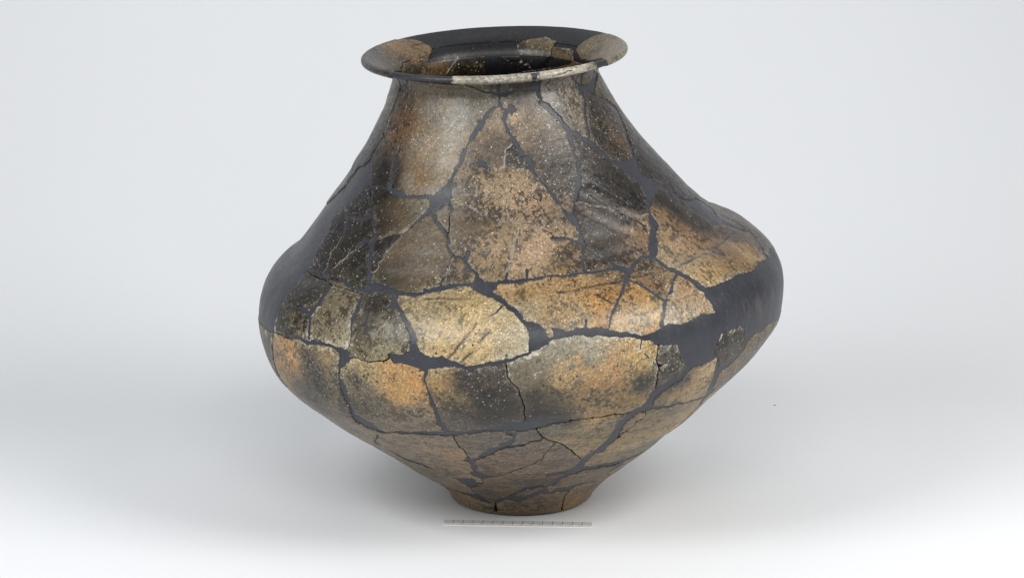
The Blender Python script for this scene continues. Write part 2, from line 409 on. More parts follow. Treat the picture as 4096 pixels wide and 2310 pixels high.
# fabric colours as seen: x y (whole view), body colour, mottling colour, share of mottling
FABRIC = '''
897 430 2c2218 1a140e .4
930 360 3a2e20 241c13 .4
955 300 4a3c2c 33291d .4
975 240 5a4c3a 43382a .4
1010 320 7a5222 2e2010 .3
1000 250 574630 332a1c .4
985 215 75634c 5a4a36 .3
955 430 3a2c1c 1c150e .4
968 480 2c2217 17110c .4
940 470 2c2217 17110c .4
1100 260 8a7656 93897a .5
1070 350 957a54 948c7a .5
1150 330 88806e 9a8058 .35
1060 450 8a6a3c 948c7a .45
1130 225 8d7550 7d6a4c .4
1190 245 756a58 8a7a62 .4
1110 430 8d8068 a08358 .35
1190 280 7d766a 94805e .35
1300 245 665f5a 857c70 .3
1280 225 5c5450 7a7066 .3
1420 230 988d84 776858 .4
1385 250 857c74 6a6058 .4
1450 270 8a7a66 6a5a48 .4
1420 310 6d645c 544b44 .4
1450 370 574d47 433b36 .4
1250 320 857058 a08360 .35
1220 350 7a6850 9a7e5a .35
1290 285 a88c6c 7d6c58 .25
1330 300 6a5a48 a0835c .35
1380 350 5f5142 94774f .3
1300 330 86705a 6a5a48 .4
1400 420 4a423c 6a5a48 .3
1240 365 4d4237 75644e .4
1290 390 423a35 5c5044 .4
1340 430 453c38 62554a .3
1200 420 806b4e 4f463c .45
1170 450 8e7453 5a5044 .4
1220 480 a08462 64594c .35
1290 500 a48462 6b6052 .35
1360 510 a08060 5c5248 .4
1400 540 86705a 554c44 .4
1170 540 7a6650 554c42 .5
1240 540 967a5a 5c544a .45
1150 480 7a6a50 55493c .4
1160 570 6d5f4c 8a7050 .35
1170 650 8a6e4a 5a5040 .5
1190 620 927856 5f574c .45
1240 630 a88a64 7c705f .35
1350 640 ae8f70 92785a .2
1310 590 a08262 6a6054 .35
1400 600 9c7e5e 6a5c4a .3
1260 690 8a7250 665c4c .5
1400 680 967848 6b604e .45
1450 655 82653f 4d453a .4
1040 600 6e5f48 8a6c44 .35
1080 580 72634c 86704e .35
1000 610 6a5638 8a6428 .3
1080 650 6a5a40 8a6a40 .4
1010 680 5c4c34 7c6440 .4
1120 690 7c6a4c 4c4032 .5
960 560 3c3020 5c4426 .35
950 620 3a3020 241c12 .4
1000 530 5d4c30 7a5a2a .35
1060 520 75684e 5f5440 .35
860 590 2c2117 1a130d .4
900 520 2b2218 1a140e .4
830 650 3a2c1a 1e160d .4
900 640 3a3022 241c14 .4
860 660 4a3c26 2a2014 .4
900 690 4e4634 38301f .4
980 700 4c4230 35301f .4
1500 440 4c4440 302b28 .4
1550 470 403937 2a2523 .4
1560 540 5a5150 3a3431 .4
1530 580 3f3734 6b5a48 .12
1590 620 86694c 4d443b .45
1500 640 52463b 3a322c .4
1620 600 90704c 4d443b .3
1630 520 4a4140 35302c .3
1490 540 443c38 5a4c40 .3
1490 360 544b44 3f3732 .4
1480 300 574e48 413933 .4
1530 330 5f4d3a 3e342b .4
1550 300 5a4c40 4a3f36 .4
1565 360 6c4e2e 5b4c40 .4
1580 390 5c4c3c 3f342b .4
1500 255 524a43 3c352f .3
1470 185 6f5c44 4a3d30 .4
1530 240 6c5a42 4a3d2c .4
1600 420 3c3025 281f18 .4
1680 450 33291f 241c15 .4
1740 490 3f342a 2a221b .4
1640 400 3f3327 2a2119 .4
1700 500 2e241b 6a6258 .2
1680 550 9a7850 5a4630 .4
1700 600 ae8a60 7a6a55 .35
1760 600 947044 6a5238 .3
1820 620 866538 5d4426 .3
1885 640 a48048 7a5c34 .3
1690 660 a08864 7c725f .5
1780 690 b08e54 8a7250 .35
1850 595 664a26 4a361c .4
1700 530 3c2d20 1f1813 .4
1760 560 4e3a20 2c2013 .4
1830 560 5c4322 3a2b18 .4
1660 500 332a24 4a4440 .3
1850 535 554a3c 3a3024 .4
1900 580 4d3f2d 30271c .4
1870 550 574636 3a3024 .4
1320 725 ae8850 7b6a4c .35
1450 720 a88046 6b5535 .25
1530 700 947140 6b5535 .3
1400 770 b08a50 8a7c62 .45
1320 780 98886a b89e72 .45
1500 770 b88436 7a5a2a .3
1450 805 ab8d5a 8f8066 .45
1540 740 a87628 66502c .3
1600 690 906a30 574326 .4
1640 665 82653a 4f4029 .45
1620 740 ac7b30 5f4a2a .4
1590 800 b8935a 8a7c66 .4
1655 770 c09655 96845f .3
1640 710 8a6634 54452a .5
1730 740 a07f56 7a5a35 .35
1740 790 b69a70 8f816c .4
1690 800 ae946e 94866f .4
1700 720 8f6a3c 6a4c2a .35
1120 760 aa8f5e 8a7a58 .4
1190 790 bc9f64 9a8558 .3
1090 790 988860 746a50 .4
1130 850 c0a066 8f8260 .35
1220 850 c6a66e a08f70 .4
1260 800 ab976c c4aa7a .4
1295 860 ae9d7c c4b08a .4
1090 870 be9f66 98875f .3
1200 745 ac9058 86764e .3
940 770 453929 2a2218 .4
950 830 857858 5a503c .45
970 880 928868 6a604c .4
1010 820 8f8262 665a44 .45
900 800 5e5238 40382a .3
840 760 776a50 4a4130 .4
830 830 877858 5f543e .4
860 860 a0957a 7c7058 .3
870 740 8a7850 554a34 .4
780 720 3a2e20 201810 .4
760 750 2e251b 1a140e .4
740 810 7a6a44 3a3120 .5
720 840 5c5036 38301f .4
690 820 3c342a 2a241d .3
730 890 be9146 8f7040 .3
715 920 a5814a 806238 .3
790 930 5a4d3d 3a3228 .4
820 890 967e50 6a5a40 .4
800 970 584d3f 40382d .4
850 940 7a6c50 5a4f3c .4
780 1000 5f5546 4a4236 .4
860 1030 706656 564c3c .4
685 900 6a5c44 4f4434 .4
930 930 ae9764 86795a .3
985 940 c2954c a5834a .3
1040 950 c89346 a8834a .25
1010 995 bc9252 a08558 .3
905 960 6c6352 4e473c .4
940 1010 70675a 58503f .4
1040 1040 867b69 665c4a .4
895 905 a89264 86795a .35
970 1060 857968 6a5e4c .4
1100 930 ae9562 c8b48a .3
1110 970 b88f4a a08050 .3
1120 1000 a08550 7d7052 .4
1180 960 4f463c 3a332c .4
1220 1000 423a33 332d28 .4
1140 1010 80714f 5c5140 .4
1150 1050 635a4d 4a4238 .4
1230 1050 3c3631 4c443c .4
1250 940 5c5346 40382f .4
1310 940 776c58 958a74 .3
1330 1000 4a433c 5a5146 .4
1350 1040 3c3733 4a433c .4
1400 880 999180 b0a892 .5
1330 910 8c8370 a79d88 .4
1480 875 a49b86 b5ad9a .5
1450 920 c09a60 a59880 .4
1540 925 c08e54 a8966f .3
1500 960 b88a4e a5906c .25
1600 890 bc9952 a08a58 .3
1420 965 ae9560 857858 .3
1390 1000 6c624e 504739 .4
1390 1040 403b37 57503f .3
1480 1000 a08450 5f5444 .3
1560 1010 a08044 6a5e44 .3
1625 960 5f5443 433b32 .5
1600 1030 a5844a 756648 .3
1640 900 b89a58 8c8068 .3
1690 900 564e44 3a342d .4
1700 960 4a433a 35302a .4
1860 850 453c2c 2a241b .4
1840 890 5a4c34 3a3224 .4
1790 930 b89c70 94835f .3
1750 975 ac8d54 6b5f4a .3
1690 1000 a08656 6b5f4a .35
1840 960 5a4f3f 433a2f .4
1910 880 6f5a38 4c3f2a .4
1730 1040 a58856 86744c .25
1650 1090 98804e 6f6752 .35
1600 1140 7c6c4e 665c48 .4
1550 1165 72675a 60553f .4
1780 1000 a08552 7a6a4a .3
1500 1050 aa8b4c 74684c .35
1420 1070 75694f 5a5040 .4
1450 1095 947c50 6a604c .4
1530 1080 8c784c 665c48 .4
1400 1110 786c56 605644 .4
1440 1140 6c6250 585040 .4
960 1090 857969 70634f .4
1050 1110 8a7960 756650 .4
1120 1100 84766a 70614c .4
1150 1150 907250 7a6650 .4
1050 1155 84755e 70624c .4
1000 1130 7d6e54 6a5c46 .4
1100 1190 7a6c58 665844 .4
1080 1210 7a6b55 665844 .4
900 1070 8a7d6a 6f624f .4
840 1060 7c705c 64583f .4
1220 1090 756856 5c5142 .4
1290 1110 6e6150 584d40 .4
1260 1140 77614a 6a5240 .4
1330 1130 746453 5e5040 .4
1300 1170 765f46 624c36 .4
1230 1190 745a3e 5c4630 .4
1400 1160 766450 604f3c .4
1320 1210 64503a 4f3d2a .4
1250 1225 66523c 524030 .4
1430 1190 7a644a 65523c .4
1540 1170 72675a 60553f .4
1520 1195 776448 62523c .4
1180 1255 86714e a8894f .3
1160 1245 7d6a4c 94794a .3
1220 1270 7d6d54 6a5b46 .4
1300 1275 776449 62523c .4
1350 1265 726049 5e4f3c .4
1450 1250 8c7148 ac8852 .3
1480 1230 7d6643 66543a .4
1250 1195 70583c 5a4630 .4
930 165 50473c 342d26 .4
960 180 5a5044 3a332b .4
1180 196 a8a294 9a9486 .3
1250 195 aea89a a09a8c .3
1320 188 aaa395 9a9486 .3
1400 176 b4ac9e a49d90 .3
1450 166 b0a89a 9f978a .3
1500 155 8f887e 746c62 .4
1560 135 8c806a 6e6454 .4
1300 210 5c4f40 40362b .4
'''
MOUTH_FABRIC = '''
1000 120 9a753e 7a5a2c .3
1050 115 94723f 6f5430 .3
1040 140 9c743c 7c6a54 .3
940 145 5c4f40 3a322a .4
970 160 66543c 443829 .4
1040 165 5f5140 3a3026 .4
1530 115 8e754a 7a6340 .3
1490 130 86704a 6f5a3a .3
1560 110 927a50 7a6340 .3
1340 110 8a7652 6a5c44 .4
1390 105 8f7850 6f5c3c .3
1340 130 5d5042 453b31 .4
1370 140 665848 4a4036 .4
1425 135 806438 5c4a2c .3
1360 165 4a3c28 2e2519 .4
1200 165 4c391f 2a1f12 .4
1300 165 4c3c28 2a2016 .4
'''

# ------------------------------------------------------------------ jar surface
def frames():
    """rows of the wall as (cx, cz, dx, dz, a, lean): centre, half chord, depth radius, forward lean"""
    n = len(PROFILE)
    lean = np.radians(np.interp(np.arange(n), [0, 5, n - 1], [0, 0, 2.2]))
    rows = []
    for k, (xl, zl, xr, zr) in enumerate(PROFILE):
        zl, zr = max(zl, 0.0022 + 0.0016 * k), max(zr, 0.0022 + 0.0016 * k)
        dx, dz = (xr - xl) / 2, (zr - zl) / 2
        rows.append(((xl + xr) / 2, (zl + zr) / 2, dx, dz, math.hypot(dx, dz), lean[k]))
    rows = np.array(rows)
    c0, t0 = rows[-1], math.atan2(rows[-1][3], rows[-1][2])
    t1, l1, c1 = math.radians(2.7), math.radians(1.8), (-0.0260, 0.4694)
    def rim(r, h):
        w = min(max(h / 0.0202, 0.0), 1.25)
        t = t0 + (t1 - t0) * min(w, 1)
        l = c0[5] + (l1 - c0[5]) * min(w, 1)
        return (c0[0] + (c1[0] - c0[0]) * w, c0[1] + (c1[1] - c0[1]) * w, r * math.cos(t), r * math.sin(t), r, l)
    f = rows[0]
    outer = [(f[0], 0.0004, f[2] * 0.925, 0.0, f[4] * 0.925, 0.0), (f[0], 0.0009, f[2] * 0.965, 0.0, f[4] * 0.965, 0.0)] + [tuple(r) for r in rows]
    outer += [rim(*q) for q in ((.1052, .0045), (.1080, .0092), (.1140, .0130), (.1225, .0152), (.1300, .0163), (.1338, .0170), (.1353, .0184),
                                (.1357, .0202), (.1352, .0222), (.1335, .0236), (.1310, .0239))]
    inner = [rim(*q) for q in ((.1310, .0239), (.1240, .0213), (.1150, .0166), (.1075, .0113), (.1025, .0063), (.1003, .0030), (.0992, .0))]
    for k in list(range(n - 2, 8, -2)):
        cx, cz, dx, dz, a, l = rows[k]
        g = (a - 0.0085) / a
        inner.append((cx, cz + 0.001, dx * g, dz * g, a * g, l))
    cx, cz, dx, dz, a, l = rows[6]
    inner += [(cx, cz, dx * .6, dz * .6, a * .6, l), (cx, cz - .002, dx * .02, dz * .02, a * .02, l)]
    return np.array(outer), np.array(inner)

class Wall:
    def __init__(self, nodes):
        self.nodes = nodes
        seg = np.hypot(np.diff(nodes[:, 4]), np.diff(nodes[:, 1]))
        self.s = np.concatenate([[0], np.cumsum(seg)])
        d = np.diff(nodes, axis=0) / seg[:, None]
        m = np.empty_like(nodes)
        m[1:-1] = (d[:-1] * seg[1:, None] + d[1:] * seg[:-1, None]) / (seg[:-1] + seg[1:])[:, None]
        m[0], m[-1] = d[0], d[-1]
        self.m = m
    def par(self, s):
        s = np.clip(s, 0, self.s[-1])
        i = np.clip(np.searchsorted(self.s, s, side='right') - 1, 0, len(self.s) - 2)
        h = self.s[i + 1] - self.s[i]
        t = ((s - self.s[i]) / h)[..., None]
        h = h[..., None]
        t2, t3 = t * t, t * t * t
        return ((2 * t3 - 3 * t2 + 1) * self.nodes[i] + (t3 - 2 * t2 + t) * h * self.m[i]
                + (-2 * t3 + 3 * t2) * self.nodes[i + 1] + (t3 - t2) * h * self.m[i + 1])
    def at(self, phi, s):
        q = self.par(np.asarray(s, float))
        cx, cz, dx, dz, a, l = (q[..., k] for k in range(6))
        sp, cp = np.sin(phi), np.cos(phi)
        return np.stack([cx + dx * sp, -a * cp * np.cos(l), cz + dz * sp - a * cp * np.sin(l)], -1)
    def grid(self, phi, s):
        self.phi, self.sv = phi, s
        self.P = self.at(phi[None, :], s[:, None])
        du = np.gradient(self.P, axis=1)
        dv = np.gradient(self.P, axis=0)
        N = np.cross(du, dv)
        N /= np.linalg.norm(N, axis=-1, keepdims=True) + 1e-12
        self.N = N
        self.a = self.par(s)[:, 4]
        V = CAM - self.P
        self.facing = (N * V).sum(-1) / np.linalg.norm(V, axis=-1)
        st = 4
        sub = (slice(None, None, st), slice(None, None, st))
        ok = self.facing[sub] > 0.01
        self.q_px = proj(self.P[sub][ok])
        pp, ss = np.meshgrid(phi[::st], s[::st])
        self.q_par = np.stack([pp[ok], ss[ok]], -1)
    def unproject(self, pts, outside=None):
        """photo points to (phi, s) on the wall"""
        out = np.zeros((len(pts), 2))
        for k, p in enumerate(pts):
            d = ((self.q_px - p) ** 2).sum(1)
            j = d.argmin()
            u = self.q_par[j].copy()
            if outside is not None and outside[k]:
                u[0] += math.copysign(0.55, u[0])
            elif d[j] < 30 ** 2:
                v = u.copy()
                for _ in range(4):
                    e = 1e-4
                    c = np.stack([self.at(v[0], v[1]), self.at(v[0] + e, v[1]), self.at(v[0], v[1] + e)])
                    i = proj(c)
                    J = np.stack([(i[1] - i[0]) / e, (i[2] - i[0]) / e], -1)
                    try:
                        dv = np.linalg.solve(J, p - i[0])
                    except np.linalg.LinAlgError:
                        break
                    v = v + np.clip(dv, -0.02, 0.02)
                if abs(v[0] - u[0]) < 0.25 and abs(v[1] - u[1]) < 0.02:
                    u = v
            out[k] = u
        return out

PX = 1.0 / 3880.0          # one photo pixel on the jar, in metres
REACH = 0.007
SIDE = 1.78
JOIN = 46.0

def read_line(txt):
    tok = txt.split()
    kind, sh = tok[0], tok[1]
    ox, oy, sc = SHEET[sh]
    pts, w = [], 10.0
    for t in tok[2:]:
        v = [float(x) for x in t.split(',')]
        if len(v) == 3:
            w = v[2]
        pts.append((ox + v[0] * sc, oy + v[1] * sc, w * sc))
    return kind, np.array(pts)

def densify(p, step=7.0):
    out = [p[0]]
    for a, b in zip(p[:-1], p[1:]):
        n = max(1, int(math.hypot(*(b[:2] - a[:2])) / step))
        for k in range(1, n + 1):
            out.append(a + (b - a) * k / n)
    return np.array(out)

def px_per_metre(wall, par, px):
    """photo pixels per metre of wall, measured across a traced line (foreshortening)"""
    e = 1e-4
    p0 = wall.at(par[:, 0], par[:, 1])
    a = wall.at(par[:, 0] + e, par[:, 1]) - p0
    b = wall.at(par[:, 0], par[:, 1] + e) - p0
    a /= np.linalg.norm(a, axis=1, keepdims=True)
    b /= np.linalg.norm(b, axis=1, keepdims=True)
    i0 = proj(p0)
    Ja, Jb = (proj(p0 + a * e) - i0) / e, (proj(p0 + b * e) - i0) / e
    t = np.gradient(px[:, :2], axis=0) if len(px) > 1 else np.array([[1.0, 0]])
    t /= np.linalg.norm(t, axis=1, keepdims=True) + 1e-9
    det = Ja[:, 0] * Jb[:, 1] - Ja[:, 1] * Jb[:, 0]
    det = np.where(np.abs(det) < 1e5, 1e5, det)
    da = (t[:, 0] * Jb[:, 1] - t[:, 1] * Jb[:, 0]) / det
    db = (Ja[:, 0] * t[:, 1] - Ja[:, 1] * t[:, 0]) / det
    n = np.hypot(da, db) + 1e-12
    da, db = da / n, db / n
    w = Ja * -db[:, None] + Jb * da[:, None]
    k = np.abs(w[:, 0] * -t[:, 1] + w[:, 1] * t[:, 0])
    return np.clip(k, 1300, 4200)

def stamp(wall, F, par, hw, Wp=None, HW=None, reach=REACH):
    """min-distance (minus half width) of a chain of wall points, stamped into field F"""
    X = wall.at(par[:, 0], par[:, 1])
    Pq = wall.P if Wp is None else Wp
    for k in range(len(par) - 1):
        a3, b3 = X[k], X[k + 1]
        rr = reach + max(hw[k], hw[k + 1]) + 0.0025
        s0, s1 = sorted((par[k, 1], par[k + 1, 1]))
        r0, r1 = np.searchsorted(wall.sv, s0 - rr), np.searchsorted(wall.sv, s1 + rr)
        if r1 <= r0:
            continue
        am = max(wall.a[r0:r1].min(), 0.03)
        f0, f1 = sorted((par[k, 0], par[k + 1, 0]))
        c0, c1 = np.searchsorted(wall.phi, f0 - rr / am), np.searchsorted(wall.phi, f1 + rr / am)
        if c1 <= c0:
            continue
        Q = Pq[r0:r1, c0:c1]
        ab = b3 - a3
        L2 = (ab * ab).sum() + 1e-14
        t = clamp01(((Q - a3) @ ab) / L2)
        d = np.linalg.norm(Q - (a3 + t[..., None] * ab), axis=-1)
        h = hw[k] + (hw[k + 1] - hw[k]) * t
        v = d - h
        sub = F[r0:r1, c0:c1]
        m = v < sub
        sub[m] = v[m]
        if HW is not None:
            HW[r0:r1, c0:c1][m] = h[m]

def inside(poly, phi, s):
    """even-odd test of grid points against a polygon in wall coordinates"""
    x, y = poly[:, 0], poly[:, 1]
    r0, r1 = np.searchsorted(s, y.min()), np.searchsorted(s, y.max())
    c0, c1 = np.searchsorted(phi, x.min()), np.searchsorted(phi, x.max())
    PPh, SS = np.meshgrid(phi[c0:c1], s[r0:r1])
    res = np.zeros(PPh.shape, bool)
    j = len(poly) - 1
    for i in range(len(poly)):
        yi, yj, xi, xj = y[i], y[j], x[i], x[j]
        c = ((yi > SS) != (yj > SS))
        xc = (xj - xi) * (SS - yi) / (yj - yi + 1e-15) + xi
        res ^= c & (PPh < xc)
        j = i
    full = np.zeros((len(s), len(phi)), bool)
    full[r0:r1, c0:c1] = res
    return full

def read_area(txt):
    tok = txt.split()
    ox, oy, sc = SHEET[tok[0]]
    pts, outs = [], []
    for t in tok[1:]:
        outs.append(t.endswith('o'))
        x, y = (float(v) for v in t.rstrip('o').split(','))
        pts.append((ox + x * sc, oy + y * sc))
    return np.array(pts), outs

def area_par(wall, pts, outs):
    """polygon corners, densified where both ends lie on the visible wall"""
    P2, O2 = [], []
    n = len(pts)
    for i in range(n):
        a, b = pts[i], pts[(i + 1) % n]
        if outs[i] or outs[(i + 1) % n]:
            P2.append(a); O2.append(outs[i]); continue
        m = max(1, int(math.hypot(*(b - a)) / 14))
        for k in range(m):
            P2.append(a + (b - a) * k / m); O2.append(False)
    return wall.unproject(np.array(P2), O2)

def label_runs(pos):
    """4-connected components of a boolean grid"""
    R, C = pos.shape
    lab = np.full((R, C), -1, np.int32)
    par = []
    def find(x):
        while par[x] != x:
            par[x] = par[par[x]]
            x = par[x]
        return x
    prev = []
    for r in range(R):
        d = np.diff(np.concatenate([[0], pos[r].view(np.int8), [0]]))
        st, en = np.where(d == 1)[0], np.where(d == -1)[0]
        cur = []
        pi = 0
        for a, b in zip(st, en):
            k = len(par)
            par.append(k)
            while pi < len(prev) and prev[pi][1] <= a:
                pi += 1
            q = pi
            while q < len(prev) and prev[q][0] < b:
                x, y = find(prev[q][2]), find(k)
                if x != y:
                    par[max(x, y)] = min(x, y)
                q += 1
            lab[r, a:b] = k
            cur.append((a, b, k))
        prev = cur
    root = np.array([find(k) for k in range(len(par))], np.int32)
    uniq, inv = np.unique(root, return_inverse=True)
    ok = lab >= 0
    lab[ok] = inv[lab[ok]]
    return lab, len(uniq)

def march(F, lab):
    """marching squares; returns edge vertices (i0, i1, t), quads/tris over [grid|edge] ids, their labels and rim segments"""
    R, C = F.shape
    G = R * C
    idx = np.arange(G).reshape(R, C)
    pos = lab >= 0
    hx = pos[:, :-1] != pos[:, 1:]
    vy = pos[:-1] != pos[1:]
    eh = np.full((R, C - 1), -1, np.int64)
    ev = np.full((R - 1, C), -1, np.int64)
    nh = int(hx.sum())
    nv = int(vy.sum())
    eh[hx] = G + np.arange(nh)
    ev[vy] = G + nh + np.arange(nv)
    i0 = np.concatenate([idx[:, :-1][hx], idx[:-1][vy]])
    i1 = np.concatenate([idx[:, 1:][hx], idx[1:][vy]])
    f = F.ravel()
    f0, f1 = f[i0], f[i1]
    t = np.clip(f0 / (f0 - f1 + 1e-12), 0.08, 0.92)
    # corners of each cell counter-clockwise seen from outside: a(r,c) b(r,c+1) c(r+1,c+1) d(r+1,c)
    A, B, Cc, D = idx[:-1, :-1], idx[:-1, 1:], idx[1:, 1:], idx[1:, :-1]
    e0, e1, e2, e3 = eh[:-1], ev[:, 1:], eh[1:], ev[:, :-1]
    code = pos[:-1, :-1] * 1 + pos[:-1, 1:] * 2 + pos[1:, 1:] * 4 + pos[1:, :-1] * 8
    lf = lab.ravel()
    faces, flab, segs = [], [], []
    def emit(m, cols, src):
        if not m.any():
            return
        q = np.stack([x[m] for x in cols], -1)
        if q.shape[1] == 3:
            q = np.concatenate([q, np.full((len(q), 1), -1)], 1)
        faces.append(q)
        flab.append(lf[src[m]])
    def seg(m, x, y):
        if m.any():
            segs.append(np.stack([x[m], y[m]], -1))
    m = code == 15
    emit(m, (A, B, Cc, D), A)
    cor = (A, B, Cc, D)
    edg = (e0, e1, e2, e3)
    for k in range(4):
        p, n1, n2, n3 = cor[k], cor[(k + 1) % 4], cor[(k + 2) % 4], cor[(k + 3) % 4]
        en, ep = edg[k], edg[(k + 3) % 4]        # edge after and before corner k
        en1, en2 = edg[(k + 1) % 4], edg[(k + 2) % 4]
        single = code == (1 << k)
        emit(single, (p, en, ep), p)
        seg(single, en, ep)
        two = code == ((1 << k) | (1 << ((k + 1) % 4)))
        emit(two, (p, n1, en1, ep), p)
        seg(two, en1, ep)
        three = code == (15 ^ (1 << ((k + 3) % 4)))   # all but the corner before k
        emit(three, (p, n1, n2, en2), p)
        emit(three, (p, en2, ep), p)
        seg(three, en2, ep)
    for c2, ks in ((5, (0, 2)), (10, (1, 3))):
        m = code == c2
        for k in ks:
            emit(m, (cor[k], edg[k], edg[(k + 3) % 4]), cor[k])
            seg(m, edg[k], edg[(k + 3) % 4])
    return i0, i1, t, np.concatenate(faces), np.concatenate(flab), np.concatenate(segs)

OUT_NODES, IN_NODES = frames()
outer, inner = Wall(OUT_NODES), Wall(IN_NODES)
dense = np.arange(-1.9, 1.9001, 0.0037)
left = np.arange(-math.pi, -1.9, 0.018)
phi_o = np.concatenate([left, dense, -left[::-1]])
outer.grid(phi_o, np.linspace(0, outer.s[-1], int(outer.s[-1] / 0.00096)))
phi_i = np.linspace(-math.pi, math.pi, 960)
s_i = np.concatenate([np.arange(0, 0.21, 0.00110), np.linspace(0.2115, inner.s[-1], 40)])
inner.grid(phi_i, s_i)
S_NECK = outer.s[2 + len(PROFILE) - 1]
rng = np.random.default_rng(7)

# ---- fields of the outer wall
def warp(P, amp, scale, seed):
    return P + amp * np.stack([vnoise(P, scale, seed + 5 * k) for k in range(3)], -1)
Wp = warp(outer.P, 0.0011, 120, 3)
shape = outer.P.shape[:2]
Ff = np.full(shape, REACH)
HW = np.full(shape, 0.002)
Fk = np.full(shape, REACH)
Fw = np.full(shape, REACH)
Fg = np.full(shape, REACH * 2)
Fs = np.full(shape, REACH * 4)
def nearest_on(chain_px, q):
    a, b = chain_px[:-1, :2], chain_px[1:, :2]
    ab = b - a
    t = clamp01(((q - a) * ab).sum(1) / ((ab * ab).sum(1) + 1e-9))
    c = a + t[:, None] * ab
    d = np.hypot(*(c - q).T)
    if chain_px.shape[1] > 2:
        w = chain_px[:-1, 2] + (chain_px[1:, 2] - chain_px[:-1, 2]) * t
        d = np.maximum(d - w / 2, 0)
    k = d.argmin()
    return d[k], c[k]
lines = [read_line(ln) for ln in LINES.strip().splitlines()]
rings = []
for ln in AREAS.strip().splitlines():
    pts, _ = read_area(ln)
    rings.append(np.concatenate([pts, pts[:1]]))
split = [i for i, (k, p) in enumerate(lines) if k in 'fkw']
for i in split:                       # joints run on until they meet the next joint
    kind, p = lines[i]
    for end in (0, -1):
        q = p[end, :2]
        best = (1e9, None)
        for j in split:
            if j != i:
                best = min(best, nearest_on(lines[j][1], q), key=lambda x: x[0])
        for r in rings:
            best = min(best, nearest_on(r, q), key=lambda x: x[0])
        if 0.0 < best[0] < JOIN:
            n = np.array([[best[1][0], best[1][1], min(p[end, 2], 5.0)]])
            p = np.concatenate([n, p]) if end == 0 else np.concatenate([p, n])
    lines[i] = (kind, p)
def run_on(u, hw):
    """carry a joint on round the side of the jar, or up under the lip"""
    a, b = u[max(-5, -len(u))], u[-1]
    if abs(b[0]) > 1.2 and abs(b[0]) >= abs(a[0]) - 0.02:
        sl = np.clip((b[1] - a[1]) / (abs(b[0] - a[0]) + 0.02), -0.12, 0.12)
        q = np.linspace(abs(b[0]), SIDE + 0.1, 24)[1:]
        ext = np.stack([np.sign(b[0]) * q, np.clip(b[1] + sl * (q - abs(b[0])), 0.01, S_NECK)], -1)
    elif b[1] > S_NECK - 0.013 and b[1] < S_NECK + 0.012:
        ext = np.stack([np.full(8, b[0]), np.linspace(b[1], S_NECK + 0.0135, 9)[1:]], -1)
    else:
        return u, hw
    return np.concatenate([u, ext]), np.concatenate([hw, np.full(len(ext), max(0.0008, hw[-1] * 0.7))])
for kind, p in lines:
    p = densify(p)
    if kind in 'kw' and len(p) > 4:                     # hairlines wander
        j = rng.normal(0, 3.2, (len(p), 2))
        j[1:-1] = (j[:-2] + j[2:] + j[1:-1]) / 2.2
        j[0] = j[-1] = 0
        p[:, :2] += j
    u = outer.unproject(p[:, :2])
    hw = np.maximum(p[:, 2] * np.interp(p[:, 1], [1450, 1650], [0.82, 1.12]) / px_per_metre(outer, u, p) / 2, 0.00068)
    if kind in 'fkw' and len(u) > 3:
        u, hw = run_on(u, hw)
        u, hw = (x[::-1] for x in run_on(u[::-1], hw[::-1]))
    if kind == 'f':
        stamp(outer, Ff, u, hw, Wp, HW)
    elif kind == 'k':
        stamp(outer, Fk, u, np.maximum(hw * 0.85, 0.00062))
    elif kind == 'w':
        stamp(outer, Fw, u, hw * 0)
    elif kind == 'g':
        stamp(outer, Fg, u, hw * 0, Wp, None, REACH * 2)
    elif kind == 's':
        stamp(outer, Fs, u, hw * 0, None, None, REACH * 4)
for ln in AREAS.strip().splitlines():
    pts, outs = read_area(ln)
    u = area_par(outer, pts, outs)
    ring = np.concatenate([u, u[:1]])
    B = np.full(shape, 0.02)
    stamp(outer, B, ring, np.zeros(len(ring)), Wp, None, 0.01)
    ins = inside(u, outer.phi, outer.sv)
    B = np.where(ins, -B, B)
    m = B < Ff
    Ff[m] = B[m]
    HW[m] = 0.003
# the back, unseen in the photograph: sherds of similar size
SS = outer.sv[:, None] + 0 * outer.phi[None]
PH = outer.phi[None] + 0 * outer.sv[:, None]
edge_phi = SIDE + 0.05 * fbm(outer.P, 30, 2, 77)
seam = np.abs(np.abs(PH) - edge_phi) * np.maximum(outer.a, 0.05)[:, None] - 0.0009
seam = np.where(SS < S_NECK + 0.014, seam, REACH)
Ff = np.minimum(Ff, seam)
back = np.abs(PH) > edge_phi
bp = outer.P[back]
seeds = bp[rng.choice(len(bp), 46, replace=False)]
bw = Wp[back]
d2 = np.sqrt(((bw[:, None, :] - seeds[None]) ** 2).sum(-1))
d2.partition(1, axis=1)
vor = (d2[:, 1] - d2[:, 0]) * 0.55 - 0.0009
Ff[back] = np.minimum(Ff[back], vor)
Ff[:, :2] = np.minimum(Ff[:, :2], -0.001)
Ff[:, -2:] = np.minimum(Ff[:, -2:], -0.001)
